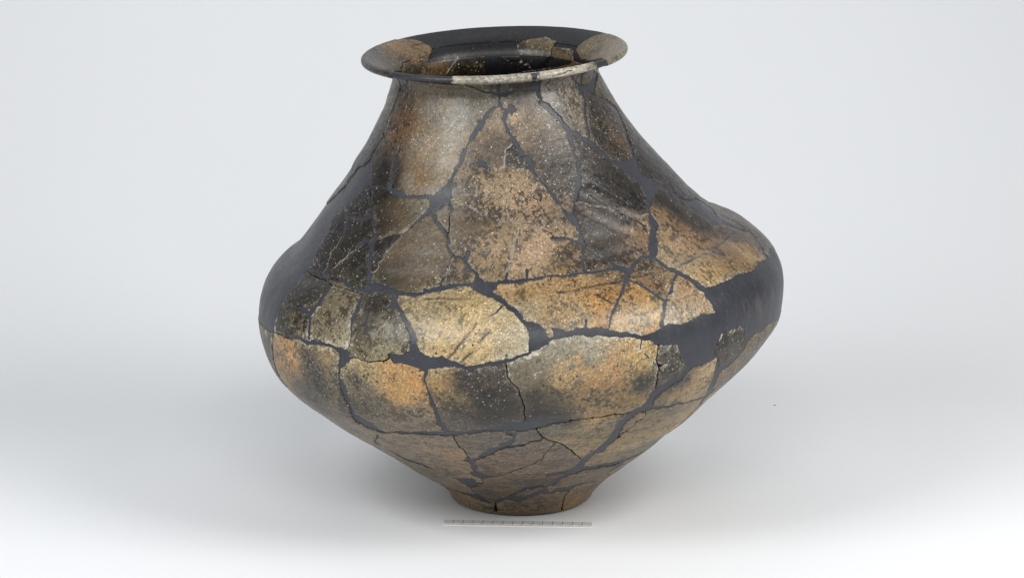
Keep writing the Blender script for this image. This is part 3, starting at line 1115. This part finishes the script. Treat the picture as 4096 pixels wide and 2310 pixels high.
# the rim: black fill all round the back and along the front left
lipzone = SS > S_NECK + 0.012
def arc(p0, p1):
    """signed metres inside (negative) an arc of the rim"""
    return np.maximum(p0 - PH, PH - p1) * 0.133
lip_px = outer.unproject(np.array([(1566., 289.), (1804., 315.), (2386., 243.)]))
for p0, p1 in ((-4.0, -2.25), (2.05, 4.0), (lip_px[0, 0], lip_px[1, 0]), (lip_px[2, 0] - 0.05, lip_px[2, 0] + 0.09)):
    a = np.where(lipzone, arc(p0, p1), REACH)
    m = a < Ff
    Ff[m] = a[m]
    HW[m] = 0.001
under = np.abs(SS - (S_NECK + 0.013)) - 0.0005          # joint under the lip
Fk = np.minimum(Fk, np.where(np.abs(PH) < 9, under, REACH))
P = outer.P
n1 = np.clip(fbm(P, 330, 3, 11, 0.75), -1.2, 0.8)
n2 = np.clip(fbm(P, 120, 2, 12), -1, 0.7)
slack = np.maximum(HW - 0.00062, 0.0)
F = np.minimum(Ff + np.minimum(0.0015, slack * 1.0) * n1 + np.minimum(0.0006, slack * 0.4) * n2, Fk)
F = np.minimum(F, Fw - 0.00050)
print('fields', round(time.time() - T0, 1))

# ---- fields of the mouth
Wi = warp(inner.P, 0.0009, 120, 23)
shi = inner.P.shape[:2]
Fi = np.full(shi, -REACH)
for ln in MOUTH.strip().splitlines():
    pts, outs = read_area(ln)
    u = area_par(inner, pts, outs)
    ring = np.concatenate([u, u[:1]])
    B = np.full(shi, 0.01)
    stamp(inner, B, ring, np.zeros(len(ring)), Wi, None, 0.008)
    B = np.where(inside(u, inner.phi, inner.sv), B, -B)
    Fi = np.maximum(Fi, B)
Fik = np.full(shi, REACH)
Fiw = np.full(shi, REACH)
Fig = np.full(shi, REACH)
for ln in MOUTH_LINES.strip().splitlines():
    kind, p = read_line(ln)
    p = densify(p)
    u = inner.unproject(p[:, :2])
    stamp(inner, {'k': Fik, 'w': Fiw, 'g': Fig}[kind], u, np.maximum(p[:, 2] * PX / 2, 0.0006) if kind == 'k' else p[:, 2] * 0, Wi)
ni = fbm(inner.P, 330, 3, 31)
Fi = np.minimum(Fi + 0.0006 * ni, Fik)
Fi[-41:] = -REACH

# ------------------------------------------------------------------ materials
def fill_material():
    k = NT('charcoal_fill')
    co = k.n('ShaderNodeTexCoord').outputs['Object']
    n = k.noise(22, 5, 0.6, co)
    n2 = k.noise(420, 3, 0.65, co)
    mp = k.n('ShaderNodeMapping')
    k.l(co, mp.inputs['Vector'])
    mp.inputs['Rotation'].default_value = (0.3, 0.5, 0.4)
    mp.inputs['Scale'].default_value = (1.0, 1.0, 0.12)
    brush = k.noise(260, 4, 0.6, mp.outputs[0])
    c = k.mix(k.maprange(n, 0.3, 0.7), (0.027, 0.0285, 0.036, 1), (0.042, 0.044, 0.054, 1))
    c = k.mix(k.maprange(brush, 0.5, 0.75, 0, 0.3), c, (0.068, 0.069, 0.078, 1))
    sm = k.math('ADD', k.attr('smear'), k.math('MULTIPLY', k.math('SUBTRACT', brush, 0.5), 0.8))
    c = k.mix(k.maprange(sm, 0.35, 0.8, 0, 0.6), c, (0.125, 0.10, 0.085, 1))
    c = k.mix(k.maprange(n2, 0.60, 0.74, 0, 0.30), c, (0.12, 0.12, 0.12, 1))
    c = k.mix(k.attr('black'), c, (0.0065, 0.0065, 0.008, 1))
    c = k.mix(k.maprange(k.math('ADD', k.attr('chalk'), k.math('MULTIPLY', k.math('SUBTRACT', n2, 0.5), 2.4)), 0.35, 0.8), c, (0.25, 0.21, 0.16, 1))
    k.put(k.b.inputs['Base Color'], c)
    r = k.math('ADD', k.maprange(n, 0.3, 0.7, 0.33, 0.44), k.maprange(brush, 0.4, 0.7, 0, 0.12))
    k.put(k.b.inputs['Roughness'], r)
    k.b.inputs['Specular IOR Level'].default_value = 0.42
    h = k.math('ADD', k.math('MULTIPLY', n2, 0.5), k.math('ADD', k.noise(90, 3, 0.5, co), k.math('MULTIPLY', brush, 0.6)))
    k.put(k.b.inputs['Normal'], k.bump(h, 0.30, 0.0008))
    return k.m

def sherd_material():
    k = NT('burnished_earthenware')
    co = k.n('ShaderNodeTexCoord').outputs['Object']
    base = k.attr('fabric', True)
    fine = k.maprange(k.noise(800, 3, 0.7, co), 0.25, 0.75)
    base = k.mix(1.0, base, k.mix(fine, (0.55, 0.54, 0.53, 1), (1.42, 1.42, 1.42, 1)), 'MULTIPLY')
    lace = k.maprange(k.noise(330, 4, 0.75, co), 0.36, 0.62)
    base = k.mix(1.0, base, k.mix(lace, (0.66, 0.66, 0.67, 1), (1.16, 1.15, 1.13, 1)), 'MULTIPLY')
    wob = k.n('ShaderNodeTexNoise', i_Scale=1100.0, i_Detail=1.0)
    k.l(co, wob.inputs['Vector'])
    vs = k.n('ShaderNodeVectorMath', operation='SCALE')
    k.l(wob.outputs['Color'], vs.inputs[0])
    vs.inputs['Scale'].default_value = 0.0011
    va = k.n('ShaderNodeVectorMath', operation='ADD')
    k.l(co, va.inputs[0])
    k.l(vs.outputs[0], va.inputs[1])
    cw = va.outputs[0]
    def grains(scale, dens, r0, r1):
        v = k.n('ShaderNodeTexVoronoi', i_Scale=scale, i_Randomness=1.0)
        k.l(cw, v.inputs['Vector'])
        sep = k.n('ShaderNodeSeparateColor')
        k.l(v.outputs['Color'], sep.inputs[0])
        on = k.math('LESS_THAN', sep.outputs[0], dens)
        sq = k.math('MULTIPLY', sep.outputs[1], sep.outputs[1])
        rad = k.math('MULTIPLY_ADD', sq, r1 - r0)
        k.t.nodes[-1].inputs[2].default_value = r0
        body = k.math('LESS_THAN', v.outputs['Distance'], rad)
        return k.math('MULTIPLY', on, body), sep.outputs[2]
    gdens = k.attr('grit')
    g1, r1 = grains(680, k.math('MULTIPLY', gdens, 0.95), 0.12, 0.50)
    g2, r2 = grains(330, k.math('MULTIPLY', gdens, 0.34), 0.06, 0.30)
    grit = k.math('MAXIMUM', g1, g2)
    p1, r3 = grains(310, k.attr('pits'), 0.14, 0.50)
    dull = k.mix(1.0, k.mix(1.0, base, (2.0, 1.95, 1.85, 1), 'MULTIPLY'), (0.03, 0.027, 0.022, 1), 'ADD')
    tone2 = k.math('MAXIMUM', k.math('MULTIPLY', r1, r1), k.math('MULTIPLY', k.attr('chip'), 0.9))
    gcol = k.mix(tone2, dull, (0.66, 0.62, 0.54, 1))
    c = k.mix(k.math('MULTIPLY', grit, 0.82), base, gcol)
    f1, r4 = grains(560, 0.40, 0.10, 0.50)
    c = k.mix(k.math('MULTIPLY', k.math('MULTIPLY', f1, k.math('SUBTRACT', 1.0, grit)), 0.62), c, (0.03, 0.025, 0.02, 1))
    c = k.mix(k.math('MULTIPLY', p1, 0.9), c, (0.012, 0.011, 0.010, 1))
    k.put(k.b.inputs['Base Color'], c)
    rn = k.noise(120, 4, 0.6, co)
    rough = k.maprange(rn, 0.3, 0.7, 0.28, 0.46)
    rough = k.math('ADD', rough, k.math('MULTIPLY', k.attr('chip'), 0.2))
    k.put(k.b.inputs['Roughness'], rough)
    k.b.inputs['Specular IOR Level'].default_value = 0.5
    h = k.math('ADD', k.math('MULTIPLY', grit, 0.5), k.math('MULTIPLY', p1, -1.2))
    h = k.math('ADD', h, k.math('MULTIPLY', k.noise(500, 4, 0.65, co), 0.9))
    nb = k.bump(h, 0.45, 0.0005)
    k.put(k.b.inputs['Normal'], nb)
    return k.m
MAT_FILL, MAT_SHERD = fill_material(), sherd_material()

# ------------------------------------------------------------------ building the jar
jar = bpy.data.objects.new('storage_jar', None)
jar.empty_display_size = 0.1
jar['label'] = 'large mended pottery jar with flaring rim, brown sherds joined by charcoal fill'
jar['category'] = 'jar'
COL.objects.link(jar)
GAIN = np.array([0.63, 0.63, 0.585])
SAT = 0.77
CONTRAST = 0.28

def tone(c):
    g = c @ np.array([0.25, 0.65, 0.10])
    k = np.clip(np.maximum(g, 1e-4) / 0.14, 0.05, 3.0) ** CONTRAST
    return np.clip((g[:, None] + (c - g[:, None]) * SAT) * GAIN * k[:, None], 0.004, 0.8)

def read_fabric(txt, wall):
    rows = [l.split() for l in txt.strip().splitlines()]
    px = np.array([[float(r[0]), float(r[1])] for r in rows]) * SHEET['V'][2]
    A = np.array([srgb(r[2]) for r in rows])
    B = np.array([srgb(r[3]) for r in rows])
    f = np.array([float(r[4]) for r in rows])
    return wall.unproject(px), A, B, f

def fabric(wall, F, lab, nlab, txt, seed):
    u, A, B, f = read_fabric(txt, wall)
    X = wall.at(u[:, 0], u[:, 1])
    ri = np.clip(np.searchsorted(wall.sv, u[:, 1]), 0, len(wall.sv) - 1)
    ci = np.clip(np.searchsorted(wall.phi, u[:, 0]), 0, len(wall.phi) - 1)
    own = lab[ri, ci]
    # a point that fell on a joint takes the nearest sherd
    for k in np.where(own < 0)[0]:
        r0, c0 = max(ri[k] - 14, 0), max(ci[k] - 14, 0)
        w = lab[r0:ri[k] + 15, c0:ci[k] + 15]
        ok = np.argwhere(w >= 0)
        if len(ok):
            j = np.abs(ok - [ri[k] - r0, ci[k] - c0]).sum(1).argmin()
            own[k] = w[tuple(ok[j])]
    m = lab >= 0
    Pm = wall.P[m].astype(np.float32)
    lm = lab[m]
    Q = (Pm + 0.007 * np.stack([fbm(Pm, 45, 3, seed + 3 * k) for k in range(3)], -1)).astype(np.float32)
    ca = np.zeros((len(Pm), 3), np.float32)
    cb = np.zeros((len(Pm), 3), np.float32)
    cf = np.zeros(len(Pm), np.float32)
    order = np.argsort(lm, kind='stable')
    bounds = np.searchsorted(lm[order], np.arange(nlab + 1))
    for l in range(nlab):
        ii = order[bounds[l]:bounds[l + 1]]
        if not len(ii):
            continue
        k = np.where(own == l)[0]
        if len(k) == 0:
            c = Pm[ii].mean(0)
            k = np.argsort(((X - c) ** 2).sum(1))[:4]
        for j0 in range(0, len(ii), 60000):
            jj = ii[j0:j0 + 60000]
            d = ((Q[jj, None, :] - X[None, k, :].astype(np.float32)) ** 2).sum(-1)
            w = 1.0 / (d + 0.006 ** 2) ** 1.6
            w /= w.sum(1, keepdims=True)
            ca[jj] = w @ A[k]
            cb[jj] = w @ B[k]
            cf[jj] = w @ f[k]
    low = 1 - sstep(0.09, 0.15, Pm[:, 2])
    Qa = Pm * np.stack([1 - 0.5 * low, 1 - 0.5 * low, 1 + 1.3 * low], -1)
    mo = 0.85 * fbm(Qa, 300, 3, seed + 50, 0.8) + 0.4 * fbm(Qa, 60, 2, seed + 60)
    thr = (0.5 - cf) * 1.35
    mix = sstep(-0.13, 0.13, mo - thr)[:, None]
    col = ca * (1 - mix) * 1.04 + cb * mix * 0.82
    col = col * (1 + 0.20 * vnoise(Qa, 620, seed + 70) + 0.10 * fbm(Qa, 28, 2, seed + 80))[:, None]
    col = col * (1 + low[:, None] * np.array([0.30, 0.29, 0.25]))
    under_b = 1 - sstep(0.185, 0.235, Pm[:, 2])
    lum = col @ np.array([0.25, 0.65, 0.10])
    col = lum[:, None] + (col - lum[:, None]) * (1 + 0.10 * under_b[:, None])
    col = col * (1 + under_b[:, None] * np.array([0.05, 0.0, -0.07]))
    out = np.zeros(wall.P.shape, np.float32)
    out[m] = np.maximum(col, 0.003)
    return out

def chain(wall, F, lab, nlab, col, grit, pits, chip, height, parent, min_area):
    i0, i1, t, faces, flab, segs = march(F, lab)
    G = F.size
    t = t[:, None]
    def edge(a, tt=t):
        a = a.reshape(G, -1)
        return a[i0] * (1 - tt) + a[i1] * tt
    side = np.where((lab.ravel()[i0] >= 0)[:, None], 0.0, 1.0)   # attributes come from the sherd side
    Pn, Nn = wall.P.reshape(G, 3), wall.N.reshape(G, 3)
    n_edge = len(i0)
    ePos, eN = edge(wall.P), edge(wall.N)
    eCol = edge(col, side)
    eS = [edge(x, side)[:, 0] for x in (grit, pits, chip)]
    eH = edge(height, side)[:, 0]
    allP = np.concatenate([Pn + Nn * height.reshape(G, 1), ePos + eN * (eH[:, None] - 0.00012), ePos - eN * 0.0022])
    allC = np.concatenate([col.reshape(G, 3), eCol, eCol * 0.7])
    allS = [np.concatenate([x.ravel(), e, e]) for x, e in zip((grit, pits, chip), eS)]
    slab = lab.ravel()[np.where(side[segs[:, 0] - G, 0] == 0, i0[segs[:, 0] - G], i1[segs[:, 0] - G])]
    skirt = np.stack([segs[:, 0], segs[:, 0] + n_edge, segs[:, 1] + n_edge, segs[:, 1]], -1)
    faces = np.concatenate([faces, skirt])
    flab = np.concatenate([flab, slab])
    o = np.argsort(flab, kind='stable')
    faces, flab = faces[o], flab[o]
    b = np.searchsorted(flab, np.arange(nlab + 1))
    made = 0
    for l in range(nlab):
        fc = faces[b[l]:b[l + 1]]
        if len(fc) < min_area:
            continue
        uq, inv = np.unique(fc.ravel(), return_inverse=True)
        if uq[0] < 0:
            g = inv.reshape(fc.shape) - 1
            uq = uq[1:]
        else:
            g = inv.reshape(fc.shape)
        me = np_mesh('sherd', allP[uq], g)
        set_attr(me, 'fabric', tone(allC[uq]))
        set_attr(me, 'grit', allS[0][uq])
        set_attr(me, 'pits', allS[1][uq])
        set_attr(me, 'chip', allS[2][uq])
        link('sherd', me, MAT_SHERD, parent)
        made += 1
    return made

def drop_small(lab, n, least):
    cnt = np.bincount(lab[lab >= 0], minlength=n)
    lab[(lab >= 0) & (cnt[np.maximum(lab, 0)] < least)] = -1
    return lab

und_o = 0.0012 * fbm(P, 13, 3, 90) * sstep(0.0, 0.03, SS) * (1 - sstep(S_NECK - 0.02, S_NECK + 0.005, SS))
lab, nlab = label_runs(F > 0)
lab = drop_small(lab, nlab, 30)
col = fabric(outer, F, lab, nlab, FABRIC, 100)
# chalky hairlines, grooves with dark bottoms, pale burnishing streaks
wn = clamp01(0.55 + 0.9 * fbm(P, 160, 2, 120))
wl = (np.exp(-(Fw / 0.00075) ** 2) * wn * 0.35).astype(np.float32)[..., None]
gn = clamp01(0.75 + 0.9 * fbm(P, 90, 2, 130))
gl = (np.exp(-(Fg / 0.0016) ** 2) * gn).astype(np.float32)[..., None]
sl = np.exp(-(Fs / 0.0050) ** 2).astype(np.float32)[..., None]
col = col * (1 + 0.9 * sl)
col = col * (1 - 0.80 * gl)
col = col * (1 - wl) + wl * np.array([0.40, 0.35, 0.27], np.float32)
# fill smeared over the edges of the sherds
over = (1 - sstep(0.0002, 0.0034, F + 0.0016 * n2)) * (Ff < Fk) * (Ff < Fw) * sstep(0.05, 0.35, fbm(P, 170, 3, 135))
over = (over * (1 - 0.75 * np.exp(-((P[..., 2] - 0.226) / 0.03) ** 2))).astype(np.float32)[..., None]
col = col * (1 - 0.85 * over) + 0.85 * over * np.array([0.055, 0.057, 0.066], np.float32)
# pale chipped edges along the joints, most of all on the belly
zc = P[..., 2]
belly = np.exp(-((zc - (0.226 + 0.05 * P[..., 0])) / 0.032) ** 2)
edge_n = clamp01(0.65 + 1.6 * fbm(P, 170, 3, 140, 0.7)) * clamp01(0.75 + 1.2 * fbm(P, 26, 2, 145))
chip = ((1 - sstep(0.0004, 0.0080, np.minimum(Ff, F + 0.001))) * edge_n * (0.20 + 1.0 * belly)).astype(np.float32)
frost = (belly * clamp01(fbm(P, 32, 3, 150) * 1.3 - 0.25) * 0.5).astype(np.float32)
cw = (np.clip(chip * 0.9 + frost * 0.35, 0, 0.9))[..., None] * clamp01(0.45 + 0.9 * fbm(P, 420, 2, 160))[..., None]
col = col * (1 - cw) + cw * np.array([0.62, 0.58, 0.50], np.float32)
upper = sstep(0.10, 0.18, zc)
grit = np.clip((0.12 + 0.50 * clamp01(0.35 + fbm(P, 22, 2, 170))) * (0.25 + 0.75 * upper) + 0.9 * chip + 0.35 * frost + 0.22 * belly, 0, 1)
grit = grit * (1 - 0.75 * lipzone)
pits = np.clip((1 - sstep(0.17, 0.25, zc)) * (0.13 + 0.28 * clamp01(0.3 + fbm(P, 30, 2, 180))) + 0.006, 0, 1)
hgt = und_o + 0.00018 + 0.00010 * fbm(P, 260, 2, 190)
hgt = hgt - 0.0004 * gl[..., 0] - 0.0003 * wl[..., 0] + 0.0006 * (sl[..., 0] - 0.3) * (sl[..., 0] > 0.02)
hgt = hgt - 0.00016 * (1 - sstep(0.0, 0.0016, F)) - 0.00015 * chip
ro = rng.normal(0, 0.00022, nlab)
tilt = rng.normal(0, 0.007, (nlab, 2))
ok = lab >= 0
cnt = np.maximum(np.bincount(lab[ok], minlength=nlab), 1)
mz = np.bincount(lab[ok], weights=P[..., 2][ok], minlength=nlab) / cnt
mp = np.bincount(lab[ok], weights=PH[ok], minlength=nlab) / cnt
lk = np.maximum(lab, 0)
off = ro[lk] + np.clip(tilt[lk, 0] * (P[..., 2] - mz[lk]) + tilt[lk, 1] * (PH - mp[lk]) * 0.2, -0.0006, 0.0006)
calm = 1 - 0.8 * lipzone
hgt = hgt + np.where(ok, 0.00015 + np.clip(off, -0.00028, 0.00042), 0) * calm
hgt = np.maximum(hgt, und_o - 0.0001)
n_out = chain(outer, np.where(ok, np.maximum(F, 1e-6), np.minimum(F, -1e-6)), lab, nlab, col, grit, pits, chip, hgt, jar, 30)
print('outer sherds', n_out, round(time.time() - T0, 1))

labi, nli = label_runs(Fi > 0)
labi = drop_small(labi, nli, 40)
coli = fabric(inner, Fi, labi, nli, MOUTH_FABRIC, 200) * 0.8
wli = np.exp(-(Fiw / 0.0009) ** 2).astype(np.float32)[..., None] * clamp01(0.4 + fbm(inner.P, 160, 2, 220))[..., None]
coli = coli * (1 - wli) + wli * np.array([0.5, 0.46, 0.4], np.float32)
coli = coli * (1 - 0.6 * np.exp(-(Fig / 0.0012) ** 2)[..., None])
chi = ((1 - sstep(0.0002, 0.002, Fi)) * clamp01(fbm(inner.P, 75, 2, 230))).astype(np.float32)
gri = np.clip(0.25 + 0.5 * chi + 0 * Fi, 0, 1)
hgi = 0.0003 + 0.0001 * fbm(inner.P, 260, 2, 240)
oki = labi >= 0
n_in = chain(inner, np.where(oki, np.maximum(Fi, 1e-6), np.minimum(Fi, -1e-6)), labi, nli, coli, gri, 0.02 + 0 * gri, chi, hgi, jar, 40)
print('mouth sherds', n_in, round(time.time() - T0, 1))

# the charcoal fill: one body under and between the sherds, outside, rim and inside
def pick(n, st):
    i = np.arange(0, n, st)
    return i if i[-1] == n - 1 else np.append(i, n - 1)
chalk = np.exp(-(Fw / 0.0016) ** 2) * (Ff > 0.0008)
deep = 0.0042 * (1 - sstep(0.0006, 0.0028, np.maximum(Fk, 0))) * (1 - 0.85 * sstep(S_NECK - 0.01, S_NECK, SS)) * sstep(0.0, 0.0018, Ff)
Po = outer.P + outer.N * (und_o - 0.0004 + 0.0006 * chalk - deep + 0.00012 * fbm(P, 90, 2, 250) + 0.0005 * np.clip(-Ff - 0.004, 0, 0.001))[..., None]
deepi = 0.003 * (1 - sstep(0.0006, 0.0028, np.maximum(Fik, 0)))
Pi = inner.P - inner.N * (0.0004 + deepi)[..., None]
V, Fc, SM = [], [], []
CHK = []
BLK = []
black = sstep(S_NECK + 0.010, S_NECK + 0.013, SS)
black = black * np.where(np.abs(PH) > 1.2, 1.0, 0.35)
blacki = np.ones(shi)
chalki = np.exp(-(Fiw / 0.0012) ** 2)
base = 0
for Pg, st, ck, bk in ((Po, 3, chalk, black), (Pi, 3, chalki, blacki)):
    r, c = pick(Pg.shape[0], st), pick(Pg.shape[1], st)
    g = Pg[np.ix_(r, c)]
    R, C = g.shape[:2]
    idx = base + np.arange(R * C).reshape(R, C)
    V.append(g.reshape(-1, 3))
    CHK.append(ck[np.ix_(r, c)].ravel())
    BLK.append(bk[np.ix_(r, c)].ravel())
    Fc.append(np.stack([idx[:-1, :-1], idx[:-1, 1:], idx[1:, 1:], idx[1:, :-1]], -1).reshape(-1, 4))
    q = g.reshape(-1, 3)
    sm = clamp01(0.5 + 0.5 * fbm(q * np.array([1.4, 1.4, 0.6]), 55, 3, 260) - 0.15)
    right = sstep(0.14, 0.22, q[:, 0]) * (1 - sstep(0.235, 0.26, q[:, 2]))
    SM.append(sm * (0.25 + 0.75 * right))
    if base == 0:
        V.append(np.array([[0.001, 0.0, 0.0006]]))
        SM.append(np.zeros(1))
        CHK.append(np.zeros(1))
        BLK.append(np.zeros(1))
        k = base + R * C
        Fc.append(np.stack([idx[0, 1:], idx[0, :-1], np.full(C - 1, k), np.full(C - 1, -1)], -1))
        base = k + 1
me = np_mesh('plaster_fill', np.concatenate(V), np.concatenate(Fc))
set_attr(me, 'smear', np.concatenate(SM))
set_attr(me, 'chalk', np.concatenate(CHK))
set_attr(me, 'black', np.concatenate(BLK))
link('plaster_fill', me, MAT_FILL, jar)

# ------------------------------------------------------------------ studio backdrop: table sheet sweeping up behind the jar
def backdrop():
    k = NT('white_paper')
    co = k.n('ShaderNodeTexCoord').outputs['Object']
    n = k.noise(2.2, 3, 0.5, co)
    k.put(k.b.inputs['Base Color'], k.mix(n, (0.765, 0.78, 0.80, 1), (0.785, 0.798, 0.815, 1)))
    k.b.inputs['Roughness'].default_value = 0.75
    k.b.inputs['Specular IOR Level'].default_value = 0.25
    k.put(k.b.inputs['Normal'], k.bump(k.noise(350, 3, 0.6, co), 0.05, 0.0006))
    prof = [(-3.2, 0.0), (-0.2, 0.0)]
    y0, rad = SWEEP_Y, SWEEP_R
    prof += [(y0 + rad * math.sin(a), rad * (1 - math.cos(a))) for a in np.linspace(0, math.radians(86), 60)]
    ye, ze = prof[-1]
    prof += [(ye + 0.1 * i * math.cos(math.radians(86)) , ze + 0.1 * i * math.sin(math.radians(86))) for i in range(1, 22)]
    xs = np.linspace(-2.6, 2.6, 40)
    V = np.array([(x, y, z) for (y, z) in prof for x in xs])
    R, C = len(prof), len(xs)
    idx = np.arange(R * C).reshape(R, C)
    f = np.stack([idx[:-1, :-1], idx[:-1, 1:], idx[1:, 1:], idx[1:, :-1]], -1).reshape(-1, 4)
    me = np_mesh('backdrop', V, f)
    o = link('backdrop', me, k.m)
    o['kind'] = 'structure'
    o['label'] = 'white paper backdrop sweeping up from the table behind the jar'
    return o
SWEEP_Y, SWEEP_R = 0.35, 1.2
bd = backdrop()
bd.rotation_euler = (0, 0, math.radians(5))

# ------------------------------------------------------------------ scale ruler
def flat_mat(name, col, rough=0.5, spec=0.4):
    k = NT(name)
    n = k.noise(900, 2, 0.5, k.n('ShaderNodeTexCoord').outputs['Object'])
    c = np.array(col)
    k.put(k.b.inputs['Base Color'], k.mix(n, (*(c * 0.94), 1), (*np.minimum(c * 1.04, 0.9), 1)))
    k.b.inputs['Roughness'].default_value = rough
    k.b.inputs['Specular IOR Level'].default_value = spec
    return k.m

def box_mesh(name, x0, x1, y0, y1, z0, z1):
    v = np.array([(x, y, z) for z in (z0, z1) for y in (y0, y1) for x in (x0, x1)], float)
    f = np.array([(0, 2, 3, 1), (4, 5, 7, 6), (0, 1, 5, 4), (2, 6, 7, 3), (0, 4, 6, 2), (1, 3, 7, 5)])
    return np_mesh(name, v, f, smooth=False)

def ruler():
    tl, bl, tr = floor_pt(1776, 2076, 0.0014), floor_pt(1779, 2097.5, 0.0014), floor_pt(2370, 2086, 0.0014)
    ang = math.atan2(tr[1] - tl[1], tr[0] - tl[0])
    L = 0.150
    W = 0.0185
    root = bpy.data.objects.new('scale_ruler', None)
    root.empty_display_size = 0.03
    root.location = (tl[0], tl[1], 0.0)
    root.rotation_euler = (0, 0, ang)
    root.scale = (1.0145, 1.0, 1.0)
    root['label'] = 'small white and grey centimetre ruler lying in front of the jar'
    root['category'] = 'ruler'
    COL.objects.link(root)
    white = flat_mat('ruler_white', (0.84, 0.835, 0.82), 0.35)
    grey = flat_mat('ruler_grey', (0.58, 0.585, 0.60), 0.4)
    black = flat_mat('ruler_black', (0.02, 0.02, 0.022), 0.5)
    brown = flat_mat('ruler_brown', (0.16, 0.085, 0.05), 0.5)
    k = L / 0.15
    # body: thin plate with a bevelled front edge
    y = [0.0, -W + 0.0012, -W]
    v = []
    for x in (0.0, L):
        v += [(x, 0, 0.0003), (x, -W, 0.0003), (x, -W, 0.0008), (x, -W + 0.0015, 0.0014), (x, 0, 0.0014)]
    f = [(0, 1, 6, 5), (1, 2, 7, 6), (2, 3, 8, 7), (3, 4, 9, 8), (4, 0, 5, 9)]
    f = np.array([list(q)[::-1] for q in f] + [(0, 4, 3, -1), (0, 3, 2, -1), (0, 2, 1, -1), (5, 8, 9, -1), (5, 7, 8, -1), (5, 6, 7, -1)])
    link('plate', np_mesh('plate', np.array(v), f, smooth=False), white, root)
    cell = box_mesh('grey_block', 0.0004, 0.01 - 0.0004, -0.0088, -0.0004, 0.0014, 0.00146)
    tick = box_mesh('tick', -0.00025, 0.00025, -0.0112, -0.0002, 0.0014, 0.00150)
    cell.materials.append(grey)
    tick.materials.append(black)
    for i in range(15):
        o = bpy.data.objects.new('grey_block', cell)
        o.parent = root
        o.location = (0.01 * i, 0, 0)
        COL.objects.link(o)
        if i:
            o = bpy.data.objects.new('centimetre_tick', tick)
            o.parent = root
            o.location = (0.01 * i, 0, 0)
            COL.objects.link(o)
    link('brown_line', box_mesh('brown_line', 0.0002, L - 0.0002, -0.0096, -0.0091, 0.0014, 0.00147), brown, root)
    # millimetre marks: too fine to pick apart, one mesh
    V, Fc = [], []
    for m in range(1, 150):
        h = 0.0030 if m % 10 == 5 else 0.0018
        if m % 10 == 0:
            h = 0.0050
        x = m * 0.001
        b = len(V)
        yb = -W + 0.0019
        V += [(x - .00010, yb, .00143), (x + .00010, yb, .00143), (x + .00010, yb + h, .00143), (x - .00010, yb + h, .00143)]
        Fc.append((b, b + 1, b + 2, b + 3))
    mm = link('millimetre_marks', np_mesh('millimetre_marks', np.array(V), np.array(Fc), smooth=False), flat_mat('ruler_marks', (0.12, 0.12, 0.125)), root)
    mm['kind'] = 'stuff'
    for i in range(1, 16):
        cu = bpy.data.curves.new('numeral', 'FONT')
        cu.body = ('cm 1' if i == 1 else str(i))
        cu.size = 0.0032
        cu.align_x = 'RIGHT'
        tmp = bpy.data.objects.new('numeral', cu)
        COL.objects.link(tmp)
        dg = bpy.context.evaluated_depsgraph_get()
        me = bpy.data.meshes.new_from_object(tmp.evaluated_get(dg))
        COL.objects.unlink(tmp)
        bpy.data.objects.remove(tmp)
        me.materials.clear()
        o = link('numeral', me, brown, root)
        o.location = (0.01 * i - 0.0011, -0.0134, 0.00144)
ruler()

# ------------------------------------------------------------------ specks of dust on the paper
def speck(px, py, size, label):
    d = FW * FPX + RT * (px - 2048) - UP * (py - 1155)
    bpy.context.view_layer.update()
    inv = bd.matrix_world.inverted()
    o0, d0 = inv @ Vector(CAM), (inv.to_3x3() @ Vector(d)).normalized()
    hit, loc, nor, _ = bd.ray_cast(o0, d0)
    if not hit:
        return
    v, f = [], []
    for i in range(5):
        for j in range(8):
            a, b = math.pi * i / 4, 2 * math.pi * j / 8
            r = size * (1 + 0.25 * math.sin(3 * j + i))
            v.append((1.6 * r * math.sin(a) * math.cos(b), r * math.sin(a) * math.sin(b), 0.5 * r * math.cos(a)))
    for i in range(4):
        for j in range(8):
            f.append((i * 8 + j, (i + 1) * 8 + j, (i + 1) * 8 + (j + 1) % 8, i * 8 + (j + 1) % 8))
    me = np_mesh('dust_speck', np.array(v), np.array(f))
    o = link('dust_speck', me, MAT_DUST)
    o.location = bd.matrix_world @ (loc + nor * size * 0.3)
    o.rotation_euler = (bd.matrix_world.to_3x3() @ nor).to_track_quat('Z', 'Y').to_euler()
    o['label'] = label
    o['category'] = 'speck'
MAT_DUST = flat_mat('dust', (0.05, 0.055, 0.06), 0.8)
speck(3098, 1620, 0.0008, 'tiny dark dust speck on the grey backdrop right of the jar')
print('script', round(time.time() - T0, 1))
